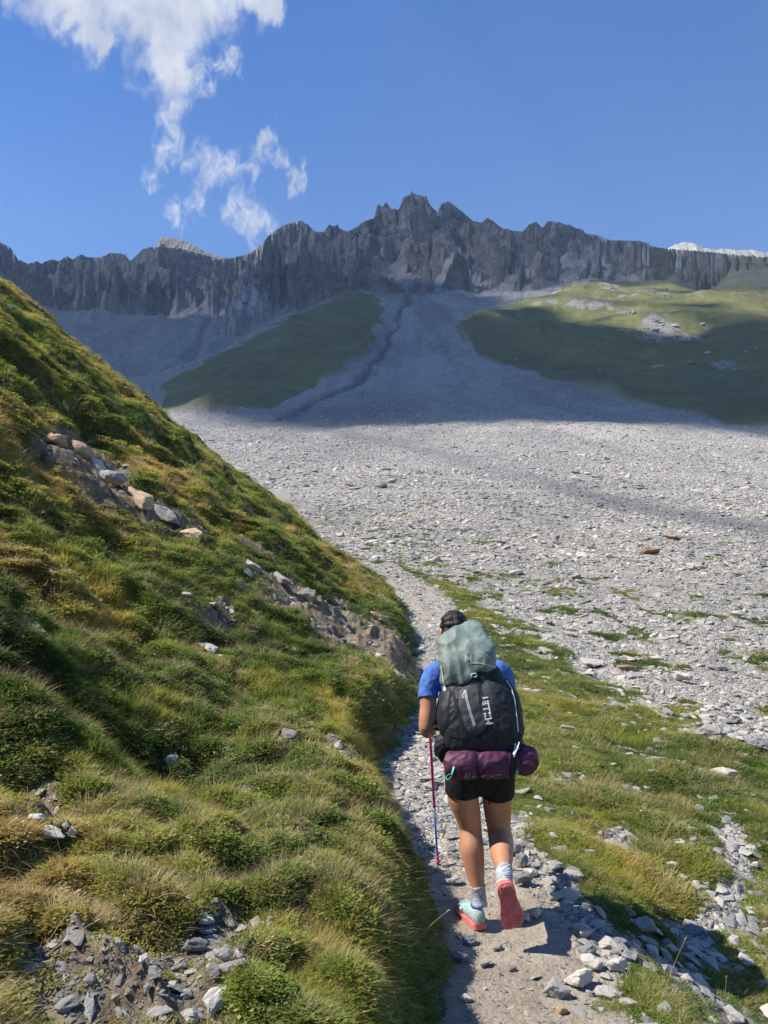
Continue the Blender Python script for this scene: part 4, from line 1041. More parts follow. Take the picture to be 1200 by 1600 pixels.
zsq = np.interp(Y, [6, 40], [1, .6]) * (.55 + .5 * sstep(-.5, .7, fbm(x * 2.1, Y * 1.5, 2, 841)))
scatter("grass", gp, pos, tilt_rot(nr, rng.random(len(x)) * 6.283), np.stack([sc1, sc1, sc1 * zsq], -1), np.clip(gold, 0, 1), k)
print("plants", len(x))

# ---- loose stones
stp = proto_coll("scree_stones", [hull_mesh(i, random.uniform(.3, .75), random.uniform(1.0, 1.9), random.randint(12, 20), M_stone) for i in range(18)])
def stones(n, y0, y1, pw, smin, smax, alpha, half=.56):
    x, Y = sample(n, y0, y1, pw, half)
    g, hill, path, dust, bare = near_masks(x, Y) if y1 < 90 else (np.zeros(n),) * 5
    u = rng.random(n); a = 1 - alpha
    size = (smin ** a + u * (smax ** a - smin ** a)) ** (1 / a)
    return x, Y, g, hill, path, dust, bare, size
x, Y, g, hill, path, dust, bare, size = stones(230000, 1.2, 84, 1.5, .012, .12, 2.5)
size *= np.interp(Y, [1.2, 3, 5, 12, 30, 84], [.6, .8, 1.1, 2.0, 4.0, 8.5]); size = np.minimum(size, .09 + .006 * Y)
prob = np.where(hill > .5, .02 + .42 * bare, 1 - .93 * g) * (1 - .8 * dust)
big = size > .07 * np.interp(Y, [2, 12, 84], [.8, 1.3, 3])
prob *= np.where(path > .5, np.where(big, .4, 1), 1) * np.where((hill > .5) & big, .35, 1)
prob *= np.where((dust > .4) & (size > .028), .24, 1) * np.where((hill > .5) & (size > .05) & (Y < 4), .4, 1)
foot = (np.abs(x - .52) < .28) & (np.abs(Y - 4.05) < .35)
keep = (rng.random(len(x)) < prob) & ~(foot & (size > .03))
keep &= clear_of_rocks(x, Y, 1.05) | (size < .02)
x, Y, size, hill = x[keep], Y[keep], size[keep], hill[keep]
xm, Ym = sample(64000, 30, 88, 1.02); gm_, hm_ = near_masks(xm, Ym)[:2]; km_ = (hm_ < .3) & (rng.random(len(xm)) > gm_ * .9) & (xm > xl(Ym)); xm, Ym = xm[km_], Ym[km_]
sm_ = np.minimum(.11 * (1 + rng.pareto(3.0, len(xm))) * np.interp(Ym, [30, 88], [.7, 1.35]), .6)
x = np.concatenate([x, xm]); Y = np.concatenate([Y, Ym]); size = np.concatenate([size, sm_])
xf, Yf = sample(90000, 84, 420, 1.9)
zf = far_z(xf, Yf); pyf = proj(xf, Yf, zf)[1]; pxf = 600 + FPX * xf / Yf
ii = np.clip(((pxf - _fpx[0]) / (_fpx[1] - _fpx[0])).astype(int), 0, len(_fpx) - 1); jj = np.clip(np.interp(Yf, _fY, np.arange(len(_fY))).astype(int), 0, len(_fY) - 1)
kf = (fattr['grass'][jj, ii] < .3) & (np.abs(pxf - 600) < 640)
xf, Yf = xf[kf], Yf[kf]; sf = .17 * (1 + rng.pareto(3.2, len(xf))) * np.interp(Yf, [84, 420], [.9, 2.4]); sf = np.minimum(sf, 1.3)
x = np.concatenate([x, xf]); Y = np.concatenate([Y, Yf]); size = np.concatenate([size, sf])
_py = proj(x, Y, gz(x, Y))[1]; _px = 600 + FPX * x / Y
chan = np.exp(-(line_dist(_px, _py, [(450, 655), (600, 690), (800, 738), (960, 785), (1230, 835)]) / np.interp(_px, [450, 1200], [7, 15])) ** 2) * (Y > 30)
chan = np.maximum(chan, .6 * np.exp(-(line_dist(_px, _py, [(700, 665), (900, 700), (1230, 760)]) / 4) ** 2) * (Y > 100)); chan = np.maximum(chan, .5 * np.exp(-(line_dist(_px, _py, [(560, 690), (760, 770), (930, 850), (1100, 960)]) / 7) ** 2) * (Y > 20))
size *= 1 - .4 * chan
nr = gnormal(x, Y); nr += rng.normal(0, .16, nr.shape); nr /= np.linalg.norm(nr, axis=1, keepdims=True)
pos = np.stack([x, Y, gz(x, Y) + size * .06], -1)
ani = 1 + rng.normal(0, .12, (len(x), 3))
scatter("scree", stp, pos, tilt_rot(nr, rng.random(len(x)) * 6.283), size[:, None] * ani, np.clip(fbm(x * .12, Y * .07, 4, 951) * .5 + .3 * fbm(x * .03 + 5, Y * .012, 3, 953) + .04, -.4, .45) - .55 * chan, rng.integers(0, 18, len(x)))
print("stones", len(x))

# ---- blocks strewn over the far green slope
n_ = 9000; pxr = rng.uniform(730, 1230, n_); Yr_ = rng.uniform(330, 900, n_); xr_ = (pxr - 600) / FPX * Yr_
ii = np.clip(((pxr - _fpx[0]) / (_fpx[1] - _fpx[0])).astype(int), 0, len(_fpx) - 1); jj = np.clip(np.interp(Yr_, _fY, np.arange(len(_fY))).astype(int), 0, len(_fY) - 1)
kk_ = rng.random(n_) < np.clip(fattr['patch'][jj, ii] * fattr['grass'][jj, ii] * .8 + .012, 0, 1)
xb, Yb = xr_[kk_], Yr_[kk_]; sb = np.minimum(1.0 * (1 + rng.pareto(2.2, len(xb))), 6)
posb = np.stack([xb, Yb, far_z(xb, Yb)], -1)
scatter("boulder_field", stp, posb, np.stack([rng.normal(0, .3, len(xb)), rng.normal(0, .3, len(xb)), rng.random(len(xb)) * 6.28], -1), sb[:, None] * np.array([[1, 1, 1.1]]), np.full(len(xb), -.1), rng.integers(0, 18, len(xb)))
print("boulders", len(xb))
# ------------------------------------------------------------------ single rocks
def place_rock(px, py, wpx, mat, label, flat=.5, elong=1.5, rz=0.0, tilt=0.0, seed=0, name="rock", sink=.10, group=None, Y=None):
    p = hit(px, py) if Y is None else Vector((pix_dir(px, py)[0] * Y, Y, float(gz(pix_dir(px, py)[0] * Y, Y)[0])))
    size = wpx / FPX * p.y
    me = hull_mesh(seed * 7 + 3, flat, 1.0, 15, mat, 2 if wpx > 26 else 1, .085)
    o = mesh_obj(name, me)
    n = Vector(gnormal(np.array([p.x]), np.array([p.y]), max(.05, size * .4))[0]).lerp(Vector((0, 0, 1)), .35)
    e = tilt_rot(np.array([[*n.normalized()]]), np.array([R(rz)]))[0]
    o.rotation_euler = (e[0] + R(tilt), e[1], e[2])
    o.scale = (size * 1.05, size / elong * 1.05, size)
    o.location = p + Vector((0, 0, size * flat * (.5 - sink)))
    setp(o, label, "rock", group)
    return o
for i, (px, py, wpx, mat, lab, fl, el, rz) in enumerate(ROCKS):
    if not lab: continue
    place_rock(px, py, wpx * (1.35 if 'outcrop' in lab else 1), M_tan if 'outcrop' in lab and mat is M_grey and i % 2 else mat, lab, fl, el, rz, random.uniform(-10, 10), i, sink=.34 if 'outcrop' in lab else .10)
POOL = [hull_mesh(300 + i, random.uniform(.4, .7), random.uniform(1.1, 1.7), 16, M_stone, 1, .09) for i in range(12)]
def many(n, pick, label, group, smin, smax, a=2.0):
    k = 0; tries = 0
    while k < n and tries < n * 60:
        tries += 1
        p = pick()
        if p is None: continue
        x, Y, = p
        u = random.random(); size = (smin ** (1 - a) + u * (smax ** (1 - a) - smin ** (1 - a))) ** (1 / (1 - a))
        if abs(x - .52) < .32 and abs(Y - 4.1) < .5: continue
        o = bpy.data.objects.new("rock", POOL[random.randrange(12)]); COL.objects.link(o)
        nn = gnormal(np.array([x]), np.array([Y]), max(.05, size * .4)) + np.array([[random.gauss(0, .15), random.gauss(0, .15), .3]]); nn /= np.linalg.norm(nn)
        o.rotation_euler = tilt_rot(nn, np.array([random.uniform(0, 6.28)]))[0]
        o.scale = (size * random.uniform(.85, 1.2), size * random.uniform(.8, 1.1), size * random.uniform(.7, 1.1))
        o.location = (x, Y, float(gz(x, Y)[0]) + size * .12)
        setp(o, label, "rock", group); k += 1
def pk_pix(x0, x1, y0, y1, test=None):
    def f():
        px, py = random.uniform(x0, x1), random.uniform(y0, y1)
        p = hit(px, py)
        if test and not test(p, px, py): return None
        return p.x, p.y
    return f
gm = lambda p: near_masks(np.array([p.x]), np.array([p.y]))
def pk_edge():
    Y = random.uniform(3.0, 5.3); return float(xr(Y)) + random.gauss(.10, .12), Y
many(30, pk_edge, "angular grey stone among those lining the right edge of the trail near the hiker", "stones lining the right edge of the trail", .045, .13)
many(14, pk_pix(1000, 1100, 1260, 1445, lambda p, a, b: gm(p)[0][0] < .45), "pale loose stone of the stony streak through the right hand grass", "stones of the streak through the grass", .04, .11)
many(18, pk_pix(930, 1060, 1420, 1500), "grey stone of the rock band between trail and grass at lower right", "stones of the rock band at lower right", .05, .14)
many(16, pk_pix(200, 430, 1440, 1600, lambda p, a, b: gm(p)[4][0] > .5), "loose pale stone on the dirt patch at the foot of the left bank", "stones on the dirt patch of the left bank", .03, .08)
many(8, pk_pix(20, 140, 1225, 1330), "small white stone on the bare patch at the left side of the bank", "stones on the bare patch at the left", .03, .07)
many(36, pk_pix(620, 1200, 760, 1060, lambda p, a, b: gm(p)[0][0] < .2 and p.x > xr(p.y) + .3), "grey stone larger than its neighbours on the scree field", "larger stones strewn over the scree field", .22, .55, 2.6)
many(14, pk_pix(860, 1190, 1090, 1220), "stone at the border between scree and the right hand grass", "stones along the border of scree and grass", .08, .22)
many(20, pk_pix(150, 640, 780, 1400, lambda p, a, b: p.x < xl(p.y) - .3), "small pale stone lying in the turf of the left hillside", "small pale stones in the turf of the hillside", .05, .14)
many(16, pk_pix(820, 1180, 1040, 1420, lambda p, a, b: gm(p)[0][0] > .3 and p.x > xr(p.y)), "small pale stone half hidden in the grass to the right of the trail", "small stones in the grass right of the trail", .05, .14)
# boulders on the grassy slope across the valley
def pk_far(cx, cy, sx, sy):
    def f():
        px, py = random.gauss(cx, sx), random.gauss(cy, sy)
        if not (720 < px < 1230): return None
        p = hit(px, py, 90, 1300); return (p.x, p.y) if p.y > 180 else None
    return f
many(9, pk_far(1040, 515, 45, 12), "grey boulder of the rockfall in the middle of the far green slope", "boulders of the rockfall on the far green slope", 2.2, 7)
many(6, pk_far(1125, 570, 16, 12), "grey boulder of the lower cluster on the far green slope", "boulders of the lower cluster on the far slope", 2, 6)
many(8, pk_far(920, 490, 60, 14), "boulder among the pale rocks high on the far green slope", "boulders high on the far green slope", 1.8, 6)

# ------------------------------------------------------------------ dry stalks and flowers standing up from the turf
M_stalk = NT("dry_stalk"); M_stalk.col((.40, .31, .17)); M_stalk = M_stalk.m
M_seed = NT("seed_head"); M_seed.col((.30, .21, .12)); M_seed = M_seed.m
def tube_mesh(name, pts, rad, n=6, mat=None, flat=None):
    V, F = [], []; up = Vector((0, 0, 1)); m = len(pts)
    for i, p in enumerate(pts):
        d = (pts[min(i + 1, m - 1)] - pts[max(i - 1, 0)]).normalized()
        s = d.cross(up); s = s.normalized() if s.length > 1e-4 else Vector((1, 0, 0)); u = s.cross(d)
        r = rad[i] if isinstance(rad, (list, tuple)) else rad
        for k in range(n):
            a = 2 * math.pi * k / n; V.append(p + s * math.cos(a) * r + u * math.sin(a) * r * (flat or 1))
    for i in range(m - 1):
        for k in range(n):
            a = i * n + k; b = i * n + (k + 1) % n; F.append((a, b, b + n, a + n))
    F.append(tuple(range(n))[::-1]); F.append(tuple((m - 1) * n + k for k in range(n)))
    me = raw_mesh(name, V, F, True)
    if mat: me.materials.append(mat)
    return me
def stalk(px0, py0, px1, py1, lab, curl=.12):
    p = hit(px0, py0); Y = p.y; tip = W(px1, py1, Y - .06) ; ctrl = (p + tip) / 2 + Vector((0, 0, curl * (tip - p).length))
    root = bpy.data.objects.new("grass_stalk", None); root.location = p; COL.objects.link(root); setp(root, lab, "grass stalk")
    pts = [(1 - f) ** 2 * Vector((0, 0, -.02)) + 2 * f * (1 - f) * (ctrl - p) + f * f * (tip - p) for f in [q / 8 for q in range(9)]]
    mesh_obj("stem", tube_mesh("stem", pts, [.0016 - .0008 * i / 8 for i in range(9)], 5, M_stalk), None, root)
    d = (pts[-1] - pts[-2]).normalized(); L = .028
    mesh_obj("seed_head", tube_mesh("seed_head", [pts[-1] + d * (f - .2) * L for f in (0, .25, .5, .75, 1)], [.001, .0032, .004, .003, .0006], 6, M_seed), None, root)
for a in [(105, 1372, 82, 1288, "thin brown stalk rising beside the white slabs at the left edge", .1), (108, 1355, 186, 1345, "pale bent stalk leaning right above the shaded dirt hollow", .3), (58, 1490, 130, 1400, "straight straw stalk slanting up right at the lower left", .05), (65, 1490, 150, 1440, "second straw stalk slanting lower, below the straight one", .02),
          (0, 1560, 30, 1555, "hooked brown stalk curling over at the left edge near the bottom", .9), (278, 1332, 322, 1282, "curved dry stalk above the dark hollow in the bank", .2), (222, 1415, 292, 1402, "dry stalk arching right below the dark hollow", .3), (405, 1405, 424, 1312, "tall brown stalk standing up in the middle of the bank", .02),
          (660, 1560, 695, 1540, "thin pale stalk leaning over the trail at the bottom", .3), (640, 1475, 698, 1425, "long pale stalk leaning over the trail by the pole tip", .05), (1038, 1540, 1070, 1470, "tall pale stalk standing in front of the shaded hollow", .02), (1130, 1590, 1135, 1530, "thin stalk in the shaded hollow at the lower right", .05),
          (552, 1215, 548, 1185, "short brown stalk on the crest of the bank by the trail", .05), (300, 1255, 345, 1225, "thin stalk in the grass left of the dark rock", .1), (10, 950, 16, 905, "yellow stalk at the left edge of the hillside", .05)]:
    stalk(*a)
M_purple = NT("thistle_purple"); M_purple.col((.42, .12, .42)); M_purple = M_purple.m
M_white = NT("petal_white"); M_white.col((.8, .79, .74)); M_white = M_white.m
M_stem = NT("green_stem"); M_stem.col((.08, .13, .04)); M_stem = M_stem.m
def flower(px, py, size, mat, lab):
    p = hit(px, py + 6); h = .07; root = bpy.data.objects.new("flower", None); root.location = p; COL.objects.link(root); setp(root, lab, "flower")
    mesh_obj("stem", tube_mesh("stem", [Vector((0, 0, -.01)), Vector((.004, 0, h * .5)), Vector((0, -.004, h))], .0012, 5, M_stem), None, root)
    V, F = [], []
    for k in range(16):
        a = k * 2.4; c, s = math.cos(a), math.sin(a); b = len(V); e = .25 + .5 * (k % 3) / 3
        V += [Vector((0, 0, h)), Vector((c * size * .5 - s * size * .12, s * size * .5 + c * size * .12, h + size * e * .5)), Vector((c * size, s * size, h + size * e)), Vector((c * size * .5 + s * size * .12, s * size * .5 - c * size * .12, h + size * e * .5))]
        F.append((b, b + 1, b + 2, b + 3))
    me = raw_mesh("petals", V, F); me.materials.append(mat); mesh_obj("petals", me, None, root)
flower(1194, 1456, .020, M_purple, "purple thistle flower in the grass at the right edge")
flower(386, 1368, .007, M_white, "tiny white flower in front of the dark hollow of the bank")
flower(1002, 1277, .012, M_white, "round white flower in the grass right of the hiker")
# ------------------------------------------------------------------ the hiker
def loft(secs, n=24, up=Vector((0, -1, 0)), expo=2.0, cap=True):
    """secs: (centre, half width, half depth[, exponent]); rings lie across the chain, width along X-ish"""
    V, F = [], []; m = len(secs)
    for i, sct in enumerate(secs):
        c = sct[0]; d = (secs[min(i + 1, m - 1)][0] - secs[max(i - 1, 0)][0]).normalized()
        s = d.cross(up); s = s.normalized() if s.length > 1e-5 else Vector((1, 0, 0)); u = s.cross(d).normalized()
        e = sct[3] if len(sct) > 3 else expo
        for k in range(n):
            a = 2 * math.pi * k / n; ca, sa = math.cos(a), math.sin(a)
            V.append(c + s * (math.copysign(abs(ca) ** (2 / e), ca) * sct[1]) + u * (math.copysign(abs(sa) ** (2 / e), sa) * sct[2]))
    for i in range(m - 1):
        for k in range(n):
            a = i * n + k; b = i * n + (k + 1) % n; F.append((a, b, b + n, a + n))
    if cap:
        c0 = len(V); V.append(secs[0][0]); V.append(secs[-1][0])
        for k in range(n):
            F.append((c0, (k + 1) % n, k)); F.append((c0 + 1, (m - 1) * n + k, (m - 1) * n + (k + 1) % n))
    return V, F
def smooth_secs(secs, k=4):
    """resample a short list of sections with a Catmull-Rom spline"""
    out = []; m = len(secs)
    for i in range(m - 1):
        p = [secs[max(i - 1, 0)], secs[i], secs[i + 1], secs[min(i + 2, m - 1)]]
        for j in range(k):
            t = j / k
            def cr(a, b, c, d): return 0.5 * ((2 * b) + (c - a) * t + (2 * a - 5 * b + 4 * c - d) * t * t + (3 * b - 3 * c + d - a) * t * t * t)
            out.append(tuple(cr(p[0][q], p[1][q], p[2][q], p[3][q]) for q in range(len(secs[0]))))
    out.append(tuple(secs[-1])); return out
def ball(c, r, n=2):
    bm = bmesh.new(); bmesh.ops.create_icosphere(bm, subdivisions=n, radius=1)
    V = [Vector(c) + Vector((v.co.x * r[0], v.co.y * r[1], v.co.z * r[2])) for v in bm.verts]; F = [tuple(v.index for v in f.verts) for f in bm.faces]; bm.free()
    return V, F
def fuse(name, parts, voxel, mat, smooth=2, disp=None, parent=None, link=True):
    V, F = [], []
    for v, f in parts:
        b = len(V); V += v; F += [tuple(i + b for i in q) for q in f]
    me = raw_mesh(name, V, F)
    bm = bmesh.new(); bm.from_mesh(me); bmesh.ops.recalc_face_normals(bm, faces=bm.faces); bm.to_mesh(me); bm.free()
    me = remesh_obj(name, me, voxel, None, True)
    if smooth:
        bm = bmesh.new(); bm.from_mesh(me)
        for _ in range(smooth): bmesh.ops.smooth_vert(bm, verts=bm.verts, factor=.5, use_axis_x=True, use_axis_y=True, use_axis_z=True)
        bm.to_mesh(me); bm.free()
    if disp:
        n = len(me.vertices); co = np.empty(n * 3, np.float32); me.vertices.foreach_get("co", co); co = co.reshape(-1, 3)
        no = np.empty(n * 3, np.float32); me.vertex_normals.foreach_get("vector", no); no = no.reshape(-1, 3)
        co = co + no * disp(co)[:, None]; me.vertices.foreach_set("co", co.astype(np.float32).ravel()); me.update()
    me.polygons.foreach_set("use_smooth", np.ones(len(me.polygons), bool))
    return mesh_obj(name, me, mat, parent, link)
def flatmat(name, c, rough=.7, spec=.3, bumps=None, var=.12, sheen=0):
    t = NT(name); O = t.obj()
    n = t.noise(O, 14, 4)
    t.col(t.mix(t.rng(n, .35, .65), tuple(v * (1 - var) for v in c), tuple(min(1, v * (1 + var)) for v in c)))
    t.b.inputs['Roughness'].default_value = rough; t.b.inputs['Specular IOR Level'].default_value = spec
    if bumps:
        h = t.noise(O, bumps[0], 4, .6); t.nrm(t.bump(h, bumps[1], 1))
    return t.m
# materials
t = NT("skin"); O = t.pos()
t.col(t.mix(t.rng(t.noise(O, 18, 5, .6), .3, .7), (.40, .180, .095), (.50, .245, .135)))
t.b.inputs['Roughness'].default_value = .5; t.b.inputs['Specular IOR Level'].default_value = .4
t.b.inputs['Subsurface Weight'].default_value = .06; t.b.inputs['Subsurface Radius'].default_value = (.02, .008, .004); t.b.inputs['Subsurface Scale'].default_value = .5
t.nrm(t.bump(t.noise(O, 240, 3), .0012, .6)); M_skin = t.m
t = NT("hair"); O = t.pos(); nz = t.noise(t.mapv(O, (60, 12, 10)), 2.5, 5, .6)
t.col(t.mix(t.rng(nz, .45, .72), (.010, .008, .009), (.055, .028, .018))); t.b.inputs['Roughness'].default_value = .42; t.nrm(t.bump(nz, .006, 1)); M_hair = t.m
def cloth(name, c, rough=.85, fine=420, fold=9, fd=.006, spec=.2):
    t = NT(name); O = t.pos(); n = t.noise(O, fold, 4, .55)
    t.col(t.mix(t.rng(n, .35, .65), tuple(v * .86 for v in c), tuple(v * 1.12 for v in c)))
    t.b.inputs['Roughness'].default_value = rough; t.b.inputs['Specular IOR Level'].default_value = spec
    t.nrm(t.bump(t.math('ADD', n, t.math('MULTIPLY', t.noise(O, fine, 2), .05)), fd, .8)); return t.m
M_blue = cloth("blue_jersey", (.075, .16, .46), .8, 600, 12, .008)
M_short = cloth("black_stretch", (.012, .014, .016), .7, 500, 10, .004)
M_black = cloth("black_pack_cloth", (.014, .017, .021), .62, 300, 14, .006, .35)
M_panel = cloth("charcoal_pack_cloth", (.045, .05, .054), .62, 300, 16, .006, .35)
M_lid = cloth("sage_ripstop", (.155, .205, .175), .55, 300, 10, .012, .35)
M_strapd = cloth("black_webbing", (.018, .018, .02), .8)
M_cord = flatmat("pale_cord", (.55, .57, .50), .7)
M_zip = flatmat("pale_green_zip", (.46, .50, .40), .6)
M_whp = flatmat("white_plastic", (.75, .75, .73), .4)
M_plum = cloth("plum_nylon", (.075, .010, .042), .6, 300, 22, .010, .5)
M_teal = flatmat("teal_webbing", (.08, .50, .45), .6)
M_letter = flatmat("white_print", (.62, .64, .64), .6)
M_ltgrey = flatmat("light_grey_print", (.42, .45, .43), .6)

person = bpy.data.objects.new("person", None); COL.objects.link(person); person.location = (0, 0, 0)
setp(person, "hiker seen from behind in a blue shirt and black shorts, walking up the trail", "person")
# ---- skeleton points
hipL, hipR = W(727, 1196, 4.13), W(777, 1196, 4.13)
LL = [(727, 1190, 4.13, .080, .086), (724, 1215, 4.13, .083, .088), (724, 1245, 4.14, .078, .083), (731.5, 1275, 4.16, .064, .070), (734.5, 1292, 4.17, .057, .060), (735.5, 1305, 4.155, .056, .060), (737, 1325, 4.13, .059, .066), (739.5, 1342, 4.115, .055, .059), (742.5, 1362, 4.10, .046, .048), (745.5, 1383, 4.085, .036, .038), (748, 1400, 4.08, .031, .035), (749.5, 1416, 4.07, .034, .040)]
LR = [(777, 1190, 4.13, .080, .086), (777, 1215, 4.14, .081, .088), (776.5, 1245, 4.17, .075, .082), (778, 1275, 4.20, .066, .070), (779.5, 1293, 4.215, .060, .062), (781.5, 1306, 4.19, .061, .060), (783.5, 1319, 4.12, .061, .062), (784.5, 1333, 4.05, .056, .060), (786, 1348, 3.97, .045, .048), (787.5, 1360, 3.91, .036, .040), (788.5, 1371, 3.86, .033, .036), (788.5, 1384, 3.83, .033, .034)]
def secs(L): return smooth_secs([(W(a, b, c), d, e) for a, b, c, d, e in L], 4)
def grow0(L): return [(a, b, c, x * 1.045, y * 1.045) for a, b, c, x, y in L]
parts = [loft(secs(grow0(LL)), 22), loft(secs(grow0(LR)), 22)]
torso = [(752, 1222, 4.13, .10, .08), (752, 1198, 4.13, .165, .115), (751, 1175, 4.15, .168, .115), (748, 1150, 4.20, .140, .10), (742, 1120, 4.28, .130, .098), (737, 1085, 4.37, .150, .108), (732, 1055, 4.44, .160, .105), (728, 1035, 4.485, .125, .075), (719, 1022, 4.52, .06, .058), (713, 1010, 4.56, .052, .055), (711, 1000, 4.59, .05, .055)]
parts.append(loft(secs(torso), 32, expo=2.3))
shL, shR = W(682, 1050, 4.43), W(782, 1048, 4.43)
armL = [(700, 1044, 4.44, .045, .05), (680, 1054, 4.43, .056, .058), (670, 1078, 4.41, .048, .050), (669, 1103, 4.385, .046, .048), (667, 1125, 4.36, .045, .046), (666.5, 1138, 4.355, .042, .044), (670, 1142, 4.40, .042, .040), (673, 1134, 4.47, .038, .036), (674, 1120, 4.56, .029, .026), (673.5, 1113, 4.61, .025, .021)]
armR = [(764, 1044, 4.44, .045, .05), (782, 1052, 4.43, .055, .056), (791, 1078, 4.43, .046, .048), (794, 1105, 4.45, .043, .044), (793, 1122, 4.47, .040, .040), (789, 1124, 4.53, .038, .036), (780, 1112, 4.62, .032, .030), (772, 1103, 4.68, .027, .023)]
parts += [loft(secs(armL), 18), loft(secs(armR), 18)]
# head with a face turned up the trail
H = W(709.5, 984, 4.60)
fwd = Vector((-.06, .97, -.22)).normalized(); side = Vector((1, .06, 0)).normalized(); upv = side.cross(fwd).normalized()
def hp(a, b, c): return H + side * a + fwd * b + upv * c
def hball(a, b, c, r1, r2, r3):
    V, F = ball((0, 0, 0), (1, 1, 1)); return [hp(a, b, c) + side * v.x * r1 + fwd * v.y * r2 + upv * v.z * r3 for v in V], F
parts += [hball(0, 0, .01, .076, .096, .098), hball(0, .035, -.055, .058, .062, .062), hball(0, .062, -.088, .030, .030, .024), hball(0, .100, -.025, .011, .020, .020), hball(0, .096, -.004, .009, .012, .022),
          hball(0, .088, -.060, .022, .012, .007), hball(0, .088, -.068, .019, .011, .006), hball(-.079, -.004, -.02, .010, .020, .030), hball(.079, -.004, -.02, .010, .020, .030), hball(-.03, .082, .018, .020, .014, .007), hball(.03, .082, .018, .020, .014, .007), hball(-.036, .070, -.03, .022, .02, .018), hball(.036, .070, -.03, .022, .02, .018)]
# hands: palm plus five bent fingers closed round a bar
def hand(wrist, centre, axis, palm_side, bar_r, mirror=1):
    """centre: where the bar passes; axis: along the bar (towards the thumb); palm_side: from the bar to the back of the palm"""
    ax = axis.normalized(); pn = (palm_side - ax * palm_side.dot(ax)).normalized(); tn = ax.cross(pn) * mirror
    P = lambda a, b, c: centre + ax * a + pn * b + tn * c
    out = []
    pc = P(0, bar_r + .014, 0)
    out.append(loft(smooth_secs([(wrist, .026, .020), (wrist.lerp(pc, .5), .030, .019), (pc + ax * .0, .034, .016)], 3), 16, up=pn))
    V, F = ball((0, 0, 0), (1, 1, 1)); out.append(([pc + ax * v.x * .041 + pn * v.y * .015 + tn * v.z * .034 for v in V], F))
    for k, (o, ln, r) in enumerate([(.030, 1.0, .0085), (.011, 1.08, .0088), (-.009, 1.0, .0084), (-.028, .82, .0075)]):
        rr = bar_r + r * .9; ch = []
        for q, a in enumerate(np.linspace(-20, 245 * ln, 9)):
            a = R(float(a)); ch.append((P(o - .002 * q * (k - 1.5) * .2, math.cos(a) * rr, math.sin(a) * rr), r * (1 - .03 * q) * (1.1 if q in (2, 5) else 1), r * (1 - .03 * q)))
        ch.insert(0, (P(o, bar_r + .016, -.022), r * 1.1, r * 1.1))
        out.append(loft(ch, 10, up=ax))
    th = [(P(.018, bar_r + .016, -.020), .012, .012), (P(.036, bar_r + .012, -.026), .0115, .011), (P(.050, bar_r - .002, -.020), .0098, .0095), (P(.054, -bar_r * .6, -.012), .0095, .009), (P(.050, -bar_r - .006, .004), .0085, .008), (P(.046, -bar_r - .006, .014), .006, .006)]
    out.append(loft(smooth_secs(th, 3), 10, up=ax))
    return out
pole_tip = W(684.5, 1357, 4.82); pole_dir = (W(668.5, 1092, 4.62) - pole_tip).normalized()
grip_c = pole_tip + pole_dir * ((W(670, 1112, 4.63) - pole_tip).length)
parts += hand(W(673.5, 1113, 4.605), grip_c, pole_dir, (W(673.5, 1113, 4.605) - grip_c) + Vector((0, -.02, 0)), .014, 1)
strap_c = W(768, 1092, 4.735)
parts += hand(W(772, 1103, 4.68), strap_c, Vector((.1, .25, 1)), Vector((.3, -.8, -.2)), .010, -1)
# a foot inside each shoe comes with the shoe
body = fuse("body", parts, .0042, M_skin, 3, None, person)
body["label"] = "tanned skin of bare arms and legs"
# eyes
M_eye = flatmat("eye_white", (.7, .68, .65), .2); 
for sx in (-1, 1):
    V, F = hball(sx * .031, .083, -.002, .011, .009, .008); mesh_obj("eye", raw_mesh("eye", V, F, True), M_eye, person)
# hair: cap with a low knot, strand grooves
hp_ = [hball(0, -.012, .022, .086, .102, .096), hball(-.02, -.03, -.03, .062, .08, .07), hball(.02, -.03, -.03, .062, .08, .07), hball(.004, -.108, .015, .034, .028, .032), hball(0, -.05, -.07, .045, .045, .04)]
fuse("hair", hp_, .004, M_hair, 2, lambda c: .0008 * np.sin(c[:, 0] * 420 + 6 * perlin(c[:, 0] * 30, c[:, 2] * 30, 3)) + .004 * perlin(c[:, 0] * 35, c[:, 2] * 35 + c[:, 1] * 20, 4), person)
# shirt
def grow(L, d): return [(a, b, c, x + d, y + d) for a, b, c, x, y in L]
sh = [loft(secs(grow(torso[2:8], .012)), 32, expo=2.3), loft(secs(grow(armL[:3] + [(669, 1091, 4.395, .047, .049)], .010)), 20), loft(secs(grow(armR[:3] + [(792.5, 1088, 4.435, .046, .048)], .010)), 20)]
fold = lambda a, s: (lambda c: a * (perlin(c[:, 0] * s + c[:, 2] * s * .4, c[:, 2] * s * .5 + c[:, 1] * s, 11) + .5 * perlin(c[:, 0] * s * 2.2, c[:, 2] * s * 2 + c[:, 1] * s, 12)))
fuse("shirt", sh, .005, M_blue, 2, fold(.006, 16), person)
# shorts
st_ = [loft(secs(grow([(752, 1228, 4.135, .085, .078)] + torso[0:4], .010)), 32, expo=2.3), loft(secs(grow(LL[:2] + [(723.5, 1238, 4.14, .082, .087)], .0125)), 24), loft(secs(grow(LR[:2] + [(776.5, 1238, 4.165, .080, .087)], .0125)), 24)]
fuse("shorts", st_, .005, M_short, 1, fold(.0025, 20), person)
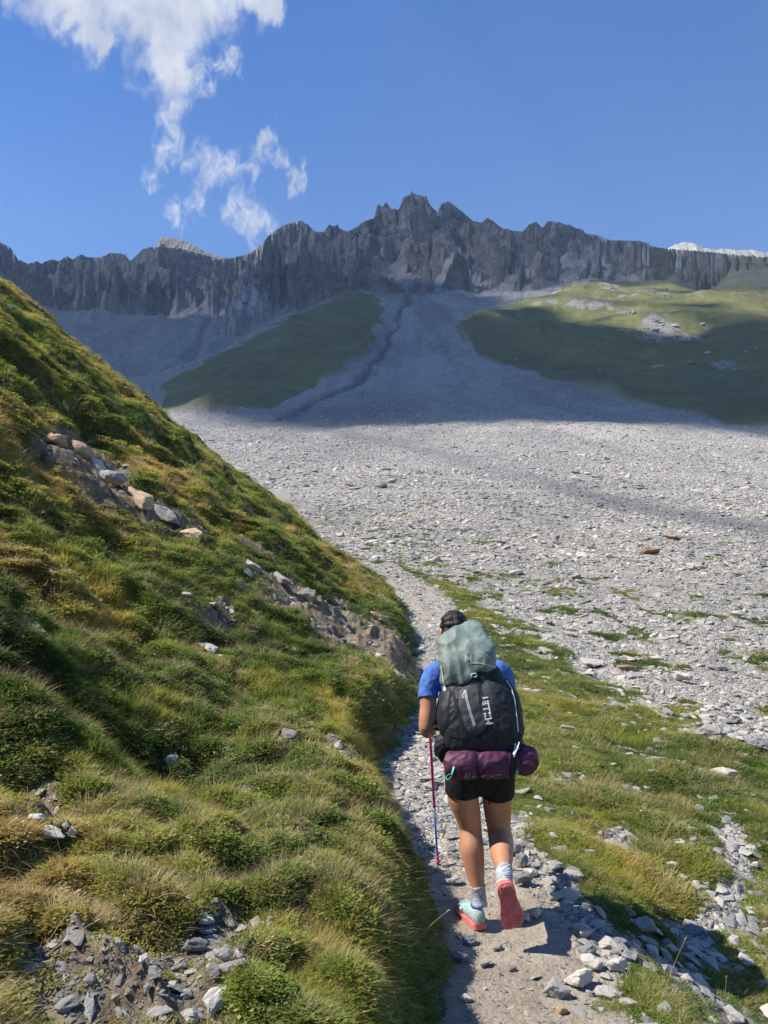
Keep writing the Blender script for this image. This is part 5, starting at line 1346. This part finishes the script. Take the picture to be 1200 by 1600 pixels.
# small dark mark on the right thigh
bvh_body = None
from mathutils.bvhtree import BVHTree
def bvh_of(o):
    me = o.data; return BVHTree.FromPolygons([v.co.copy() for v in me.vertices], [tuple(p.vertices) for p in me.polygons])
CAMP = Vector((0, 0, CAMZ))
def on(bv, px, py, off=.0015):
    d = (W(px, py, 4) - CAMP).normalized(); h = bv.ray_cast(CAMP, d)
    if h[0] is None: return None, None
    n = h[1] if h[1].dot(d) < 0 else -h[1]
    return h[0] + n * off, n
def ribbon(name, bv, pix, wd, th, mat, parent, n=28, off=.001, taper=None):
    """a strap lying on a surface along points given on that surface"""
    pts, last = [], None
    cum = [0]
    for (a, b), (c, d) in zip(pix[:-1], pix[1:]): cum.append(cum[-1] + math.hypot(c - a, d - b))
    for q in np.linspace(0, cum[-1], n):
        x = float(np.interp(q, cum, [p[0] for p in pix])); y = float(np.interp(q, cum, [p[1] for p in pix]))
        p, nn = on(bv, x, y, off)
        if p is None:
            if last is None: continue
            p = W(x, y, last[0].y); nn = last[1]
        last = (p, nn); pts.append((p, nn))
    P = [p for p, _ in pts]
    for _ in range(2): P = [P[0]] + [(P[i - 1] + P[i] * 2 + P[i + 1]) / 4 for i in range(1, len(P) - 1)] + [P[-1]]
    V, F = [], []
    for i, (_, nn) in enumerate(pts):
        d = (P[min(i + 1, len(P) - 1)] - P[max(i - 1, 0)]).normalized(); s = d.cross(nn).normalized() * wd * .5 * (taper[0] + (taper[1] - taper[0]) * i / len(P) if taper else 1); u = nn * th
        V += [P[i] - s - u, P[i] + s - u, P[i] + s + u, P[i] - s + u]
    for i in range(len(P) - 1):
        for k in range(4): a = i * 4 + k; b = i * 4 + (k + 1) % 4; F.append((a, b, b + 4, a + 4))
    F += [(3, 2, 1, 0), tuple((len(P) - 1) * 4 + k for k in range(4))]
    return mesh_obj(name, raw_mesh(name, V, F), mat, parent)
bb = bvh_of(body)
M_ink = flatmat("dark_ink", (.03, .028, .03), .6)
ribbon("tattoo", bb, [(762.5, 1246), (764, 1252), (764.5, 1257)], .008, .0006, M_ink, person, 8, .0002)

# ---- socks and shoes
M_sock = NT("patterned_sock"); O = M_sock.pos(); nn = M_sock.voro(O, 70, 'F1', 'Color'); sp = M_sock.n.new('ShaderNodeSeparateColor'); M_sock.put(sp.inputs[0], nn)
M_sock.col(M_sock.ramp(sp.outputs[0], [(0, (.46, .44, .44)), (.45, (.44, .44, .45)), (.5, (.20, .26, .32)), (.75, (.45, .25, .26)), (.9, (.22, .42, .42))])); M_sock = M_sock.m
for L, a in ((LL, "sock"), (LR, "sock")):
    fuse(a, [loft(secs(grow(L[-3:], .006)), 20)], .003, M_sock, 1, lambda c: .0012 * np.sin(c[:, 2] * 900), person)
t = NT("coral_sole"); O = t.obj(); t.col(t.mix(t.rng(t.noise(O, 22, 4), .4, .65), (.52, .13, .12), (.62, .20, .17))); t.b.inputs['Roughness'].default_value = .75; M_sole = t.m
t = NT("shoe_fabric"); O = t.obj()
sx = t.n.new('ShaderNodeSeparateXYZ'); t.put(sx.inputs[0], O)
q = t.math('ADD', t.math('MULTIPLY', sx.outputs[1], 16), t.math('ADD', t.math('MULTIPLY', sx.outputs[2], 38), t.math('MULTIPLY', t.noise(O, 24, 1), 3.0)))
fr = t.math('FRACT', q)
cc = t.n.new('ShaderNodeValToRGB'); t.put(cc.inputs[0], fr); cc.color_ramp.interpolation = 'CONSTANT'; e = cc.color_ramp.elements
for _ in range(3): e.new(.5)
for i, (p, c) in enumerate([(0, (.12, .52, .47)), (.34, (.64, .20, .18)), (.52, (.14, .52, .48)), (.74, (.45, .50, .50)), (.84, (.66, .22, .2))]): e[i].position = p; e[i].color = (*c, 1)
t.col(cc.outputs[0]); t.nrm(t.bump(t.noise(O, 300, 2), .002, .6)); M_shoe = t.m
M_lace = flatmat("blue_collar", (.05, .13, .42), .7)
def shoe(heel, fw, up_, L=.262, flip=1, lab=""):
    fw = fw.normalized(); sd = fw.cross(up_).normalized(); up_ = sd.cross(fw).normalized()
    M = Matrix((sd, fw, up_)).transposed().to_4x4(); M.translation = heel
    T = [0, .03, .10, .2, .35, .5, .62, .74, .86, .95, 1.0]
    Wd = [.014, .026, .034, .036, .034, .039, .046, .049, .043, .030, .012]
    Hh = [.050, .066, .083, .084, .076, .062, .053, .046, .040, .032, .020]
    cx = [0, 0, 0, 0, .002, .004, .005, .004, .001, -.003, -.005]
    V, F = [], []; n = 20
    for i in range(11):
        for k in range(n):
            a = 2 * math.pi * k / n; ca, sa = math.cos(a), math.sin(a)
            x = math.copysign(abs(ca) ** .75, ca) * Wd[i] * (1 - .28 * max(sa, 0)); z = Hh[i] * (.5 + .5 * math.copysign(abs(sa) ** .8, sa))
            V.append(Vector((x + cx[i] * flip, T[i] * L, z)))
    for i in range(10):
        for k in range(n): a = i * n + k; b = i * n + (k + 1) % n; F.append((a, b, b + n, a + n))
    F += [tuple(range(n))[::-1], tuple(10 * n + k for k in range(n))]
    o = fuse("shoe", [(V, F)], .0035, M_shoe, 3, None, person); o.matrix_world = M; o.parent = person
    # outsole with a heel kick and lugs
    V, F = [], []; m = 44; ts = np.linspace(0, 1, m)
    hw = np.interp(ts, T, Wd) * 1.10 + .003; cxx = np.interp(ts, T, cx) * flip; hw[0] *= .9
    for i in range(m):
        y = ts[i] * L * 1.03 - .004; rise = .018 * max(0, (ts[i] - .8) / .2) ** 2 + .008 * max(0, (.1 - ts[i]) / .1)
        for s_, z in ((-1, -.020 + .006 * ts[i]), (1, -.020 + .006 * ts[i]), (1.02, .002), (1, .009), (-1, .009), (-1.02, .002)):
            V.append(Vector((cxx[i] + s_ * hw[i], y, z + rise)))
    for i in range(m - 1):
        for k in range(6): a = i * 6 + k; b = i * 6 + (k + 1) % 6; F.append((a, b, b + 6, a + 6))
    F += [(5, 4, 3, 2, 1, 0), tuple((m - 1) * 6 + k for k in range(6))]
    allp = [(V, F)]; rr = random.Random(3)
    for row in range(15):
        f = .04 + row * .064; w_ = float(np.interp(f, ts, hw)); cxr = float(np.interp(f, ts, cxx)); y = f * L * 1.03; z0 = -.020 + .006 * f + .018 * max(0, (f - .8) / .2) ** 2
        cols = 3 if w_ < .042 else 4
        if .36 < f < .50: cols = 2
        for c_ in range(cols):
            x = cxr + ((c_ + .5) / cols * 2 - 1) * w_ * .92 + (.003 if row % 2 else -.003); a = w_ * .92 / cols * .78; h_ = .0052
            ch = .004 * (1 if c_ % 2 else -1)
            b = [Vector((x - a, y - .0055 + ch, z0 + .002)), Vector((x + a, y - .0055 - ch, z0 + .002)), Vector((x + a, y + .0055 - ch, z0 + .002)), Vector((x - a, y + .0055 + ch, z0 + .002))]
            tp = [v + Vector((0, 0, -h_)) + (Vector((x, y, v.z)) - v) * .18 for v in b]
            allp.append((b + tp, [(0, 1, 2, 3), (7, 6, 5, 4), (0, 4, 5, 1), (1, 5, 6, 2), (2, 6, 7, 3), (3, 7, 4, 0)]))
    V, F = [], []
    for v, f in allp:
        b = len(V); V += v; F += [tuple(i + b for i in q) for q in f]
    me = raw_mesh("sole", V, F); bm = bmesh.new(); bm.from_mesh(me); bmesh.ops.recalc_face_normals(bm, faces=bm.faces); bm.to_mesh(me); bm.free()
    s2 = mesh_obj("sole", me, M_sole, o)
    s2["label"] = lab
    # collar and pull tab
    V, F = [], []; ring = []
    for k in range(22):
        a = 2 * math.pi * k / 22; ring.append((Vector((math.cos(a) * .026, .056 + math.sin(a) * .036, .080 - .004 * math.sin(a))), .005, .006))
    ring.append(ring[0]); mesh_obj("collar", raw_mesh("collar", *loft(ring, 8, up=Vector((0, 0, 1)), cap=False), True), M_lace, o)
    return o
gl = float(gz(W(748, 1450, 3.99).x, 3.99)[0])
hl = W(752, 1440, 4.0); hl.z = gl + .023
shoe(hl, Vector((-.30, .93, .02)), Vector((0, 0, 1)), .25, -1, "coral rubber sole of the planted shoe")
hr = W(788.5, 1379, 3.775)
toe = W(801.5, 1449, 3.80)
shoe(hr, (toe - hr), Vector((0, 1, .02)), (toe - hr).length * 1.02, 1, "coral rubber sole with a lugged tread, turned to the viewer")

# ---- trekking pole (held: a thing of its own)
pole = bpy.data.objects.new("trekking_pole", None); pole.location = pole_tip; COL.objects.link(pole)
setp(pole, "magenta and blue trekking pole planted on the stones left of the hiker", "trekking pole")
M_mag = flatmat("magenta_paint", (.42, .02, .16), .35, .5); M_bl = flatmat("blue_paint", (.03, .13, .50), .35, .5); M_wb = flatmat("pale_blue_paint", (.40, .52, .66), .35, .5); M_pnk = flatmat("pink_plastic", (.62, .10, .22), .5); M_grip = flatmat("black_foam", (.02, .02, .022), .9); M_steel = flatmat("steel", (.5, .5, .5), .3)
Lp = (grip_c - pole_tip).length
def seg(name, a, b, r0, r1, mat, n=12): return mesh_obj(name, tube_mesh(name, [pole_dir * (a + (b - a) * q / 4) for q in range(5)], [r0 + (r1 - r0) * q / 4 for q in range(5)], n, mat), None, pole)
seg("tip", -.012, .05, .0025, .0055, M_steel); seg("lower_shaft", .05, .32, .0062, .0066, M_bl); seg("middle_shaft", .32, .40, .0068, .0068, M_wb); seg("upper_shaft", .40, Lp - .055, .0078, .0082, M_mag)
seg("grip", Lp - .055, Lp + .085, .0145, .0135, M_grip); seg("grip_head", Lp + .085, Lp + .105, .019, .012, M_grip)
seg("clamp", .395, .425, .0092, .0092, M_mag); seg("clamp", .62, .65, .0095, .0095, M_mag)
seg("basket", .045, .058, .017, .012, M_pnk, 14); seg("basket_collar", .03, .085, .009, .0095, M_pnk)
# wrist strap
wsp = [grip_c + pole_dir * .08, grip_c + pole_dir * .05 + Vector((.02, -.04, 0)), grip_c + Vector((.015, -.055, -.03)), grip_c + pole_dir * -.06 + Vector((0, -.03, 0)), grip_c + pole_dir * -.02 + Vector((-.015, -.02, 0))]
mesh_obj("wrist_strap", tube_mesh("wrist_strap", [p - pole_tip for p in wsp], .005, 6, M_strapd, .3), None, pole)

# ---- backpack
pack = bpy.data.objects.new("backpack", None); COL.objects.link(pack)
setp(pack, "big black backpack with a sage green lid, worn by the hiker", "backpack")
def psec(L): return smooth_secs([(W(a, b, c), d, e, f) for a, b, c, d, e, f in L], 4)
pk = [(750, 1176, 4.06, .12, .07, 2.8), (752, 1169, 4.06, .172, .098, 3.4), (751, 1148, 4.065, .192, .112, 3.8), (750, 1125, 4.08, .194, .116, 3.8), (748, 1100, 4.11, .182, .116, 3.6), (744, 1080, 4.145, .160, .112, 3.2), (740, 1064, 4.17, .150, .115, 2.6), (735, 1052, 4.19, .125, .10, 2.5), (733, 1044, 4.21, .08, .07, 2.3)]
side_l = [loft(smooth_secs([(W(a, b, c), d, e) for a, b, c, d, e in [(706, 1072, 4.15, .03, .05), (701, 1092, 4.11, .045, .075), (699, 1115, 4.08, .053, .085), (701, 1138, 4.07, .050, .080), (704, 1152, 4.07, .035, .05)]], 3), 18)]
side_r = [loft(smooth_secs([(W(a, b, c), d, e) for a, b, c, d, e in [(785, 1066, 4.17, .03, .05), (795, 1085, 4.13, .045, .075), (801, 1115, 4.09, .050, .085), (803, 1145, 4.07, .048, .085), (799, 1165, 4.07, .035, .06)]], 3), 18)]
fd = lambda a, s, sd_: (lambda c: a * (ridge_np(c[:, 0] * s + c[:, 2] * s * .35, c[:, 2] * s * .8 - c[:, 0] * s * .3 + c[:, 1] * s, sd_)))
def ridge_np(x, y, sd_): return (1 - 2.2 * np.abs(perlin(x, y, sd_))) * .6 + .5 * perlin(x * 2.1, y * 2.1, sd_ + 1)
pbody = fuse("pack_body", [loft(psec(pk), 40)], .005, M_black, 2, lambda c: fd(.007, 6.5, 31)(c) + fd(.0035, 19, 33)(c), pack)
sp1 = fuse("side_pocket", side_l, .005, M_black, 2, fd(.005, 11, 35), pack); sp2 = fuse("side_pocket", side_r, .005, M_black, 2, fd(.005, 11, 36), pack)
lid = [(741, 1070, 4.13, .085, .07, 2.6), (738, 1066, 4.14, .125, .10, 3.0), (735, 1054, 4.165, .148, .125, 3.4), (732, 1038, 4.20, .150, .130, 3.6), (728, 1022, 4.24, .140, .118, 5), (725, 1010, 4.28, .134, .112, 5.5), (723, 1004, 4.31, .130, .100, 5.5), (722, 1002, 4.325, .118, .085, 5)]
lido = fuse("lid", [loft(psec(lid), 40)], .0045, M_lid, 2, lambda c: .016 * (1 - 2.6 * np.abs(perlin(c[:, 0] * 5.5 + c[:, 2] * 4, c[:, 2] * 7 - c[:, 0] * 3.2, 51))) * .8 + .005 * (1 - 2.4 * np.abs(perlin(c[:, 0] * 12 - c[:, 2] * 9, c[:, 2] * 13 + c[:, 0] * 8, 53))), pack)
# front panel of charcoal cloth
bp = bvh_of(pbody)
def patch(name, bv, poly_l, poly_r, th, mat, parent, nu=24, nv=30):
    """a cloth panel laid on a surface between a left and a right edge line"""
    V, F, rows = [], [], 0
    def along(pl, t):
        cum = [0]
        for (a, b), (c, d) in zip(pl[:-1], pl[1:]): cum.append(cum[-1] + math.hypot(c - a, d - b))
        q = t * cum[-1]; return np.interp(q, cum, [p[0] for p in pl]), np.interp(q, cum, [p[1] for p in pl])
    top = {}
    for j in range(nv):
        l, r = along(poly_l, j / (nv - 1)), along(poly_r, j / (nv - 1))
        for i in range(nu):
            f = i / (nu - 1); x = float(l[0] + (r[0] - l[0]) * f); y = float(l[1] + (r[1] - l[1]) * f)
            p, n_ = on(bv, x, y, 0)
            if p is None: p, n_ = V[-1] if V else W(x, y, 4.0), Vector((0, -1, 0))
            e = min(1, 6 * min(f, 1 - f, j / (nv - 1), 1 - j / (nv - 1)) + .05)
            V.append(p + n_ * (th * e + .001))
    for j in range(nv - 1):
        for i in range(nu - 1): a = j * nu + i; F.append((a, a + nu, a + nu + 1, a + 1))
    o = mesh_obj(name, raw_mesh(name, V, F, True), mat, parent); return o
panel = patch("front_pocket", bp, [(720, 1074), (716, 1100), (722, 1125), (735, 1149)], [(764, 1062), (770, 1085), (768, 1120), (752, 1149)], .006, M_panel, pack)
bpan = bvh_of(panel); 
class Multi:                              # nearest hit among several surfaces
    def __init__(s, l): s.l = l
    def ray_cast(s, o, d):
        best = (None, None, None, 1e9)
        for b in s.l:
            h = b.ray_cast(o, d)
            if h[0] is not None and h[3] < best[3]: best = h
        return best if best[0] is not None else (None, None, None, None)
bl = bvh_of(lido); b1 = bvh_of(sp1); b2 = bvh_of(sp2)
ALLP = Multi([bp, bpan, bl, b1, b2])
ribbon("zip", ALLP, [(726.5, 1079), (729, 1092), (734, 1110), (741.5, 1134)], .0125, .0012, M_zip, pack)
ribbon("zip_teeth", ALLP, [(726.5, 1080), (729, 1093), (734, 1110), (741, 1133)], .003, .0019, flatmat("zip_teeth", (.2, .22, .19), .5), pack)
ribbon("zip_pull", ALLP, [(726, 1080), (722.5, 1088), (724.5, 1091)], .004, .0018, M_cord, pack, 10)
ribbon("small_patch", ALLP, [(725, 1118), (728, 1134)], .022, .0012, M_panel, pack, 8)
ribbon("compression_strap", ALLP, [(747, 1058), (749, 1072), (751, 1098)], .018, .0022, M_strapd, pack)
ribbon("compression_strap", ALLP, [(707, 1080), (714, 1105), (722, 1128), (731, 1152)], .014, .002, M_strapd, pack)
ribbon("compression_strap", ALLP, [(768, 1136), (757, 1142), (744, 1151)], .012, .002, M_strapd, pack)
ribbon("compression_strap", ALLP, [(700, 1147), (720, 1152), (740, 1152), (765, 1148), (786, 1143)], .014, .002, M_strapd, pack)
ribbon("edge_cord", ALLP, [(791, 1064), (799, 1076), (804, 1095), (807, 1120), (809, 1143)], .006, .0022, M_cord, pack, 30, .002)
ribbon("lid_cord", ALLP, [(735, 1036), (748, 1036), (762, 1039), (774, 1043)], .0035, .002, M_cord, pack, 24)
ribbon("lid_cord", ALLP, [(751, 1018), (760, 1024), (766, 1029)], .0025, .0015, M_cord, pack, 12)
ribbon("lid_strap", ALLP, [(690, 1040), (693, 1058), (696, 1080)], .013, .002, M_cord, pack, 16, .003)
ribbon("lid_strap", ALLP, [(706, 1068), (722, 1071), (738, 1061), (745, 1050)], .010, .002, M_strapd, pack, 20, .003)
# buckle: a small white rounded frame
c0, n0 = on(ALLP, 739.5, 1055, .006); rt = Vector((.95, 0, .25)).normalized(); dn = n0.cross(rt).normalized()
fr_ = [(c0 + rt * a * .014 + dn * b * .010, .0028, .0028) for a, b in ((-1, -.6), (-.7, -1), (.7, -1), (1, -.6), (1, .6), (.7, 1), (-.7, 1), (-1, .6), (-1, -.6))]
mesh_obj("buckle", raw_mesh("buckle", *loft(fr_, 8, up=n0, cap=False), True), M_whp, pack)
# lettering
def lettering(name, text, o_px, du, dv, mat, parent, outline=True, bold=.0, width=None):
    """text laid on the pack: u runs along the line, v up the letters, both in pixels of the photograph"""
    cu = bpy.data.curves.new(name, 'FONT'); cu.body = text; cu.size = 1.0; cu.space_character = 1.05; cu.resolution_u = 2
    if outline: cu.fill_mode = 'NONE'; cu.bevel_depth = .042; cu.bevel_resolution = 0
    else: cu.extrude = .02; cu.offset = bold
    ob = bpy.data.objects.new(name, cu); COL.objects.link(ob); dg = bpy.context.evaluated_depsgraph_get(); dg.update()
    me = bpy.data.meshes.new_from_object(ob.evaluated_get(dg)); bpy.data.objects.remove(ob)
    me.name = name; xs = [v.co.x for v in me.vertices]; x0, x1 = min(xs), max(xs)
    ys = [v.co.y for v in me.vertices]; y0, y1 = min(ys), max(ys)
    bm = bmesh.new(); bm.from_mesh(me)
    for v in bm.verts:
        u = (v.co.x - x0) / (x1 - x0); vv = (v.co.y - y0) / (y1 - y0)
        p, n_ = on(ALLP, o_px[0] + du[0] * u + dv[0] * vv, o_px[1] + du[1] * u + dv[1] * vv, .0022)
        if p is not None: v.co = p + n_ * v.co.z * .006
    bm.to_mesh(me); bm.free(); me.materials.clear()
    return mesh_obj(name, me, mat, parent)
lettering("lettering", "MILLET", (770.5, 1131), (-8.5, -46), (-11, 1.8), M_letter, pack)
lettering("emblem", "M", (726.5, 1034.5), (11.5, -.5), (.2, -11), M_ltgrey, pack, False, .012)
# hip belt, harness and white tag
fuse("hip_belt", [loft([(W(a, b, c), d, e) for a, b, c, d, e in [(696, 1156, 4.08, .028, .045), (688, 1162, 4.13, .030, .045), (686, 1172, 4.20, .028, .040), (694, 1176, 4.30, .022, .035), (715, 1172, 4.34, .012, .035), (750, 1168, 4.34, .012, .035), (788, 1166, 4.33, .012, .035), (808, 1168, 4.27, .022, .035), (812, 1166, 4.17, .028, .04), (806, 1160, 4.09, .028, .045)]], 14, up=Vector((0, 0, 1)))], .005, M_black, 2, fd(.003, 14, 61), pack)
fuse("hip_pouch", [loft(smooth_secs([(W(a, b, c), d, e) for a, b, c, d, e in [(699, 1150, 4.06, .03, .03), (693, 1163, 4.07, .050, .045), (697, 1180, 4.08, .045, .04), (703, 1190, 4.09, .02, .02)]], 3), 16)], .004, M_black, 2, fd(.004, 20, 63), pack)
for sx_ in (-1, 1):
    cx_ = 729 + sx_ * 26; pts = [W(cx_, 1060, 4.29), W(cx_ + sx_ * 2, 1040, 4.38), W(cx_ + sx_ * 3, 1036, 4.47), W(cx_ + sx_ * 5, 1052, 4.57), W(cx_ + sx_ * 9, 1085, 4.52), W(cx_ + sx_ * 16, 1120, 4.40), W(cx_ + sx_ * 18, 1140, 4.30)]
    mesh_obj("shoulder_strap", raw_mesh("shoulder_strap", *loft(smooth_secs([(p, .030, .009) for p in pts], 4), 12, up=Vector((0, -1, 0)), expo=3), True), M_strapd, pack)
for pts in ([(799, 1156, 4.02), (806, 1164, 3.975), (810, 1170, 3.955)], [(806, 1164, 3.97), (804, 1176, 3.945), (801, 1187, 3.94)], [(811, 1159, 3.96), (807, 1170, 3.95), (803, 1180, 3.94)]):
    mesh_obj("white_tag", tube_mesh("white_tag", [W(*p) for p in pts], [.006, .009, .007], 8, M_whp, .25), None, pack)

# ---- stuff sack under the pack
sack = bpy.data.objects.new("stuff_sack", None); COL.objects.link(sack)
setp(sack, "plum purple stuff sack strapped crosswise under the backpack", "stuff sack")
sk = smooth_secs([(W(a, b, c), d, e) for a, b, c, d, e in [(697.5, 1196, 4.0, .035, .035), (701, 1196, 3.995, .062, .060), (710, 1195, 3.985, .072, .070), (730, 1194, 3.975, .075, .074), (746, 1193, 3.975, .066, .068), (762, 1193, 3.975, .073, .074), (785, 1192, 3.985, .072, .074), (800, 1190, 4.0, .060, .062), (812, 1188, 4.01, .076, .074), (824, 1187, 4.02, .072, .070), (830, 1187, 4.03, .056, .055), (832.5, 1187, 4.035, .03, .03)]], 4)
sko = fuse("sack_body", [loft(sk, 30, up=Vector((0, 0, 1)))], .004, M_plum, 2, lambda c: fd(.005, 16, 71)(c) + .004 * np.cos(np.arctan2(c[:, 2] - .78, c[:, 1] - 3.98) * 14 + c[:, 0] * 9) * np.exp(-((c[:, 0] - .755) / .06) ** 2), sack)
bs = bvh_of(sko); AS = Multi([bs])
ribbon("strap", AS, [(739, 1171), (742, 1185), (745, 1200), (749, 1214)], .016, .003, M_strapd, sack, 20, .002)
ribbon("strap", AS, [(747, 1212), (758, 1206), (775, 1196), (792, 1182)], .006, .002, M_strapd, sack, 20, .002)
ribbon("strap", AS, [(800, 1167), (801, 1185), (801, 1212)], .040, .004, M_strapd, sack, 16, .003)
ribbon("cord_end", AS, [(717, 1171), (727, 1170), (738, 1174)], .004, .002, M_strapd, sack, 10, .002)
lp = [W(709.5, 1198, 3.905), W(707, 1206, 3.90), W(705.5, 1213, 3.898), W(700, 1219, 3.90), W(696.5, 1216, 3.905), W(699, 1211, 3.903), W(705, 1209, 3.898)]
mesh_obj("pull_loop", tube_mesh("pull_loop", lp, [.008, .007, .004, .0035, .0035, .0035, .004], 8, M_teal, .4), None, sack)
ribbon("end_patch", AS, [(806, 1203), (806.5, 1210)], .022, .0015, M_teal, sack, 8, .002)
# faint print low on the sack
for (a, b, c, d) in ((726, 1215, 729, 1208), (729, 1216, 734, 1209), (737, 1215, 743, 1212), (752, 1213, 760, 1211), (764, 1212, 772, 1213), (776, 1211, 783, 1210)):
    ribbon("print_mark", AS, [(a, b), (c, d)], .003, .0006, M_ltgrey, sack, 6, .001)
# ------------------------------------------------------------------ the air of the valley
x0, x1, y0_, y1_, z0, z1 = -1300, 1700, -60, 2700, -45, 1150
V = [(x0, y0_, z0), (x1, y0_, z0), (x1, y1_, z0), (x0, y1_, z0), (x0, y0_, z1), (x1, y0_, z1), (x1, y1_, z1), (x0, y1_, z1)]
me = raw_mesh("haze", V, [(3, 2, 1, 0), (4, 5, 6, 7), (0, 1, 5, 4), (1, 2, 6, 5), (2, 3, 7, 6), (3, 0, 4, 7)])
m = bpy.data.materials.new("valley_air"); m.use_nodes = True; tt = m.node_tree; tt.nodes.clear()
oo = tt.nodes.new('ShaderNodeOutputMaterial'); vv = tt.nodes.new('ShaderNodeVolumePrincipled')
vv.inputs['Density'].default_value = .00011; vv.inputs['Color'].default_value = (.66, .80, 1, 1); vv.inputs['Anisotropy'].default_value = .2
tt.links.new(vv.outputs[0], oo.inputs['Volume'])
hz = mesh_obj("haze", me, m); hz["kind"] = "stuff"
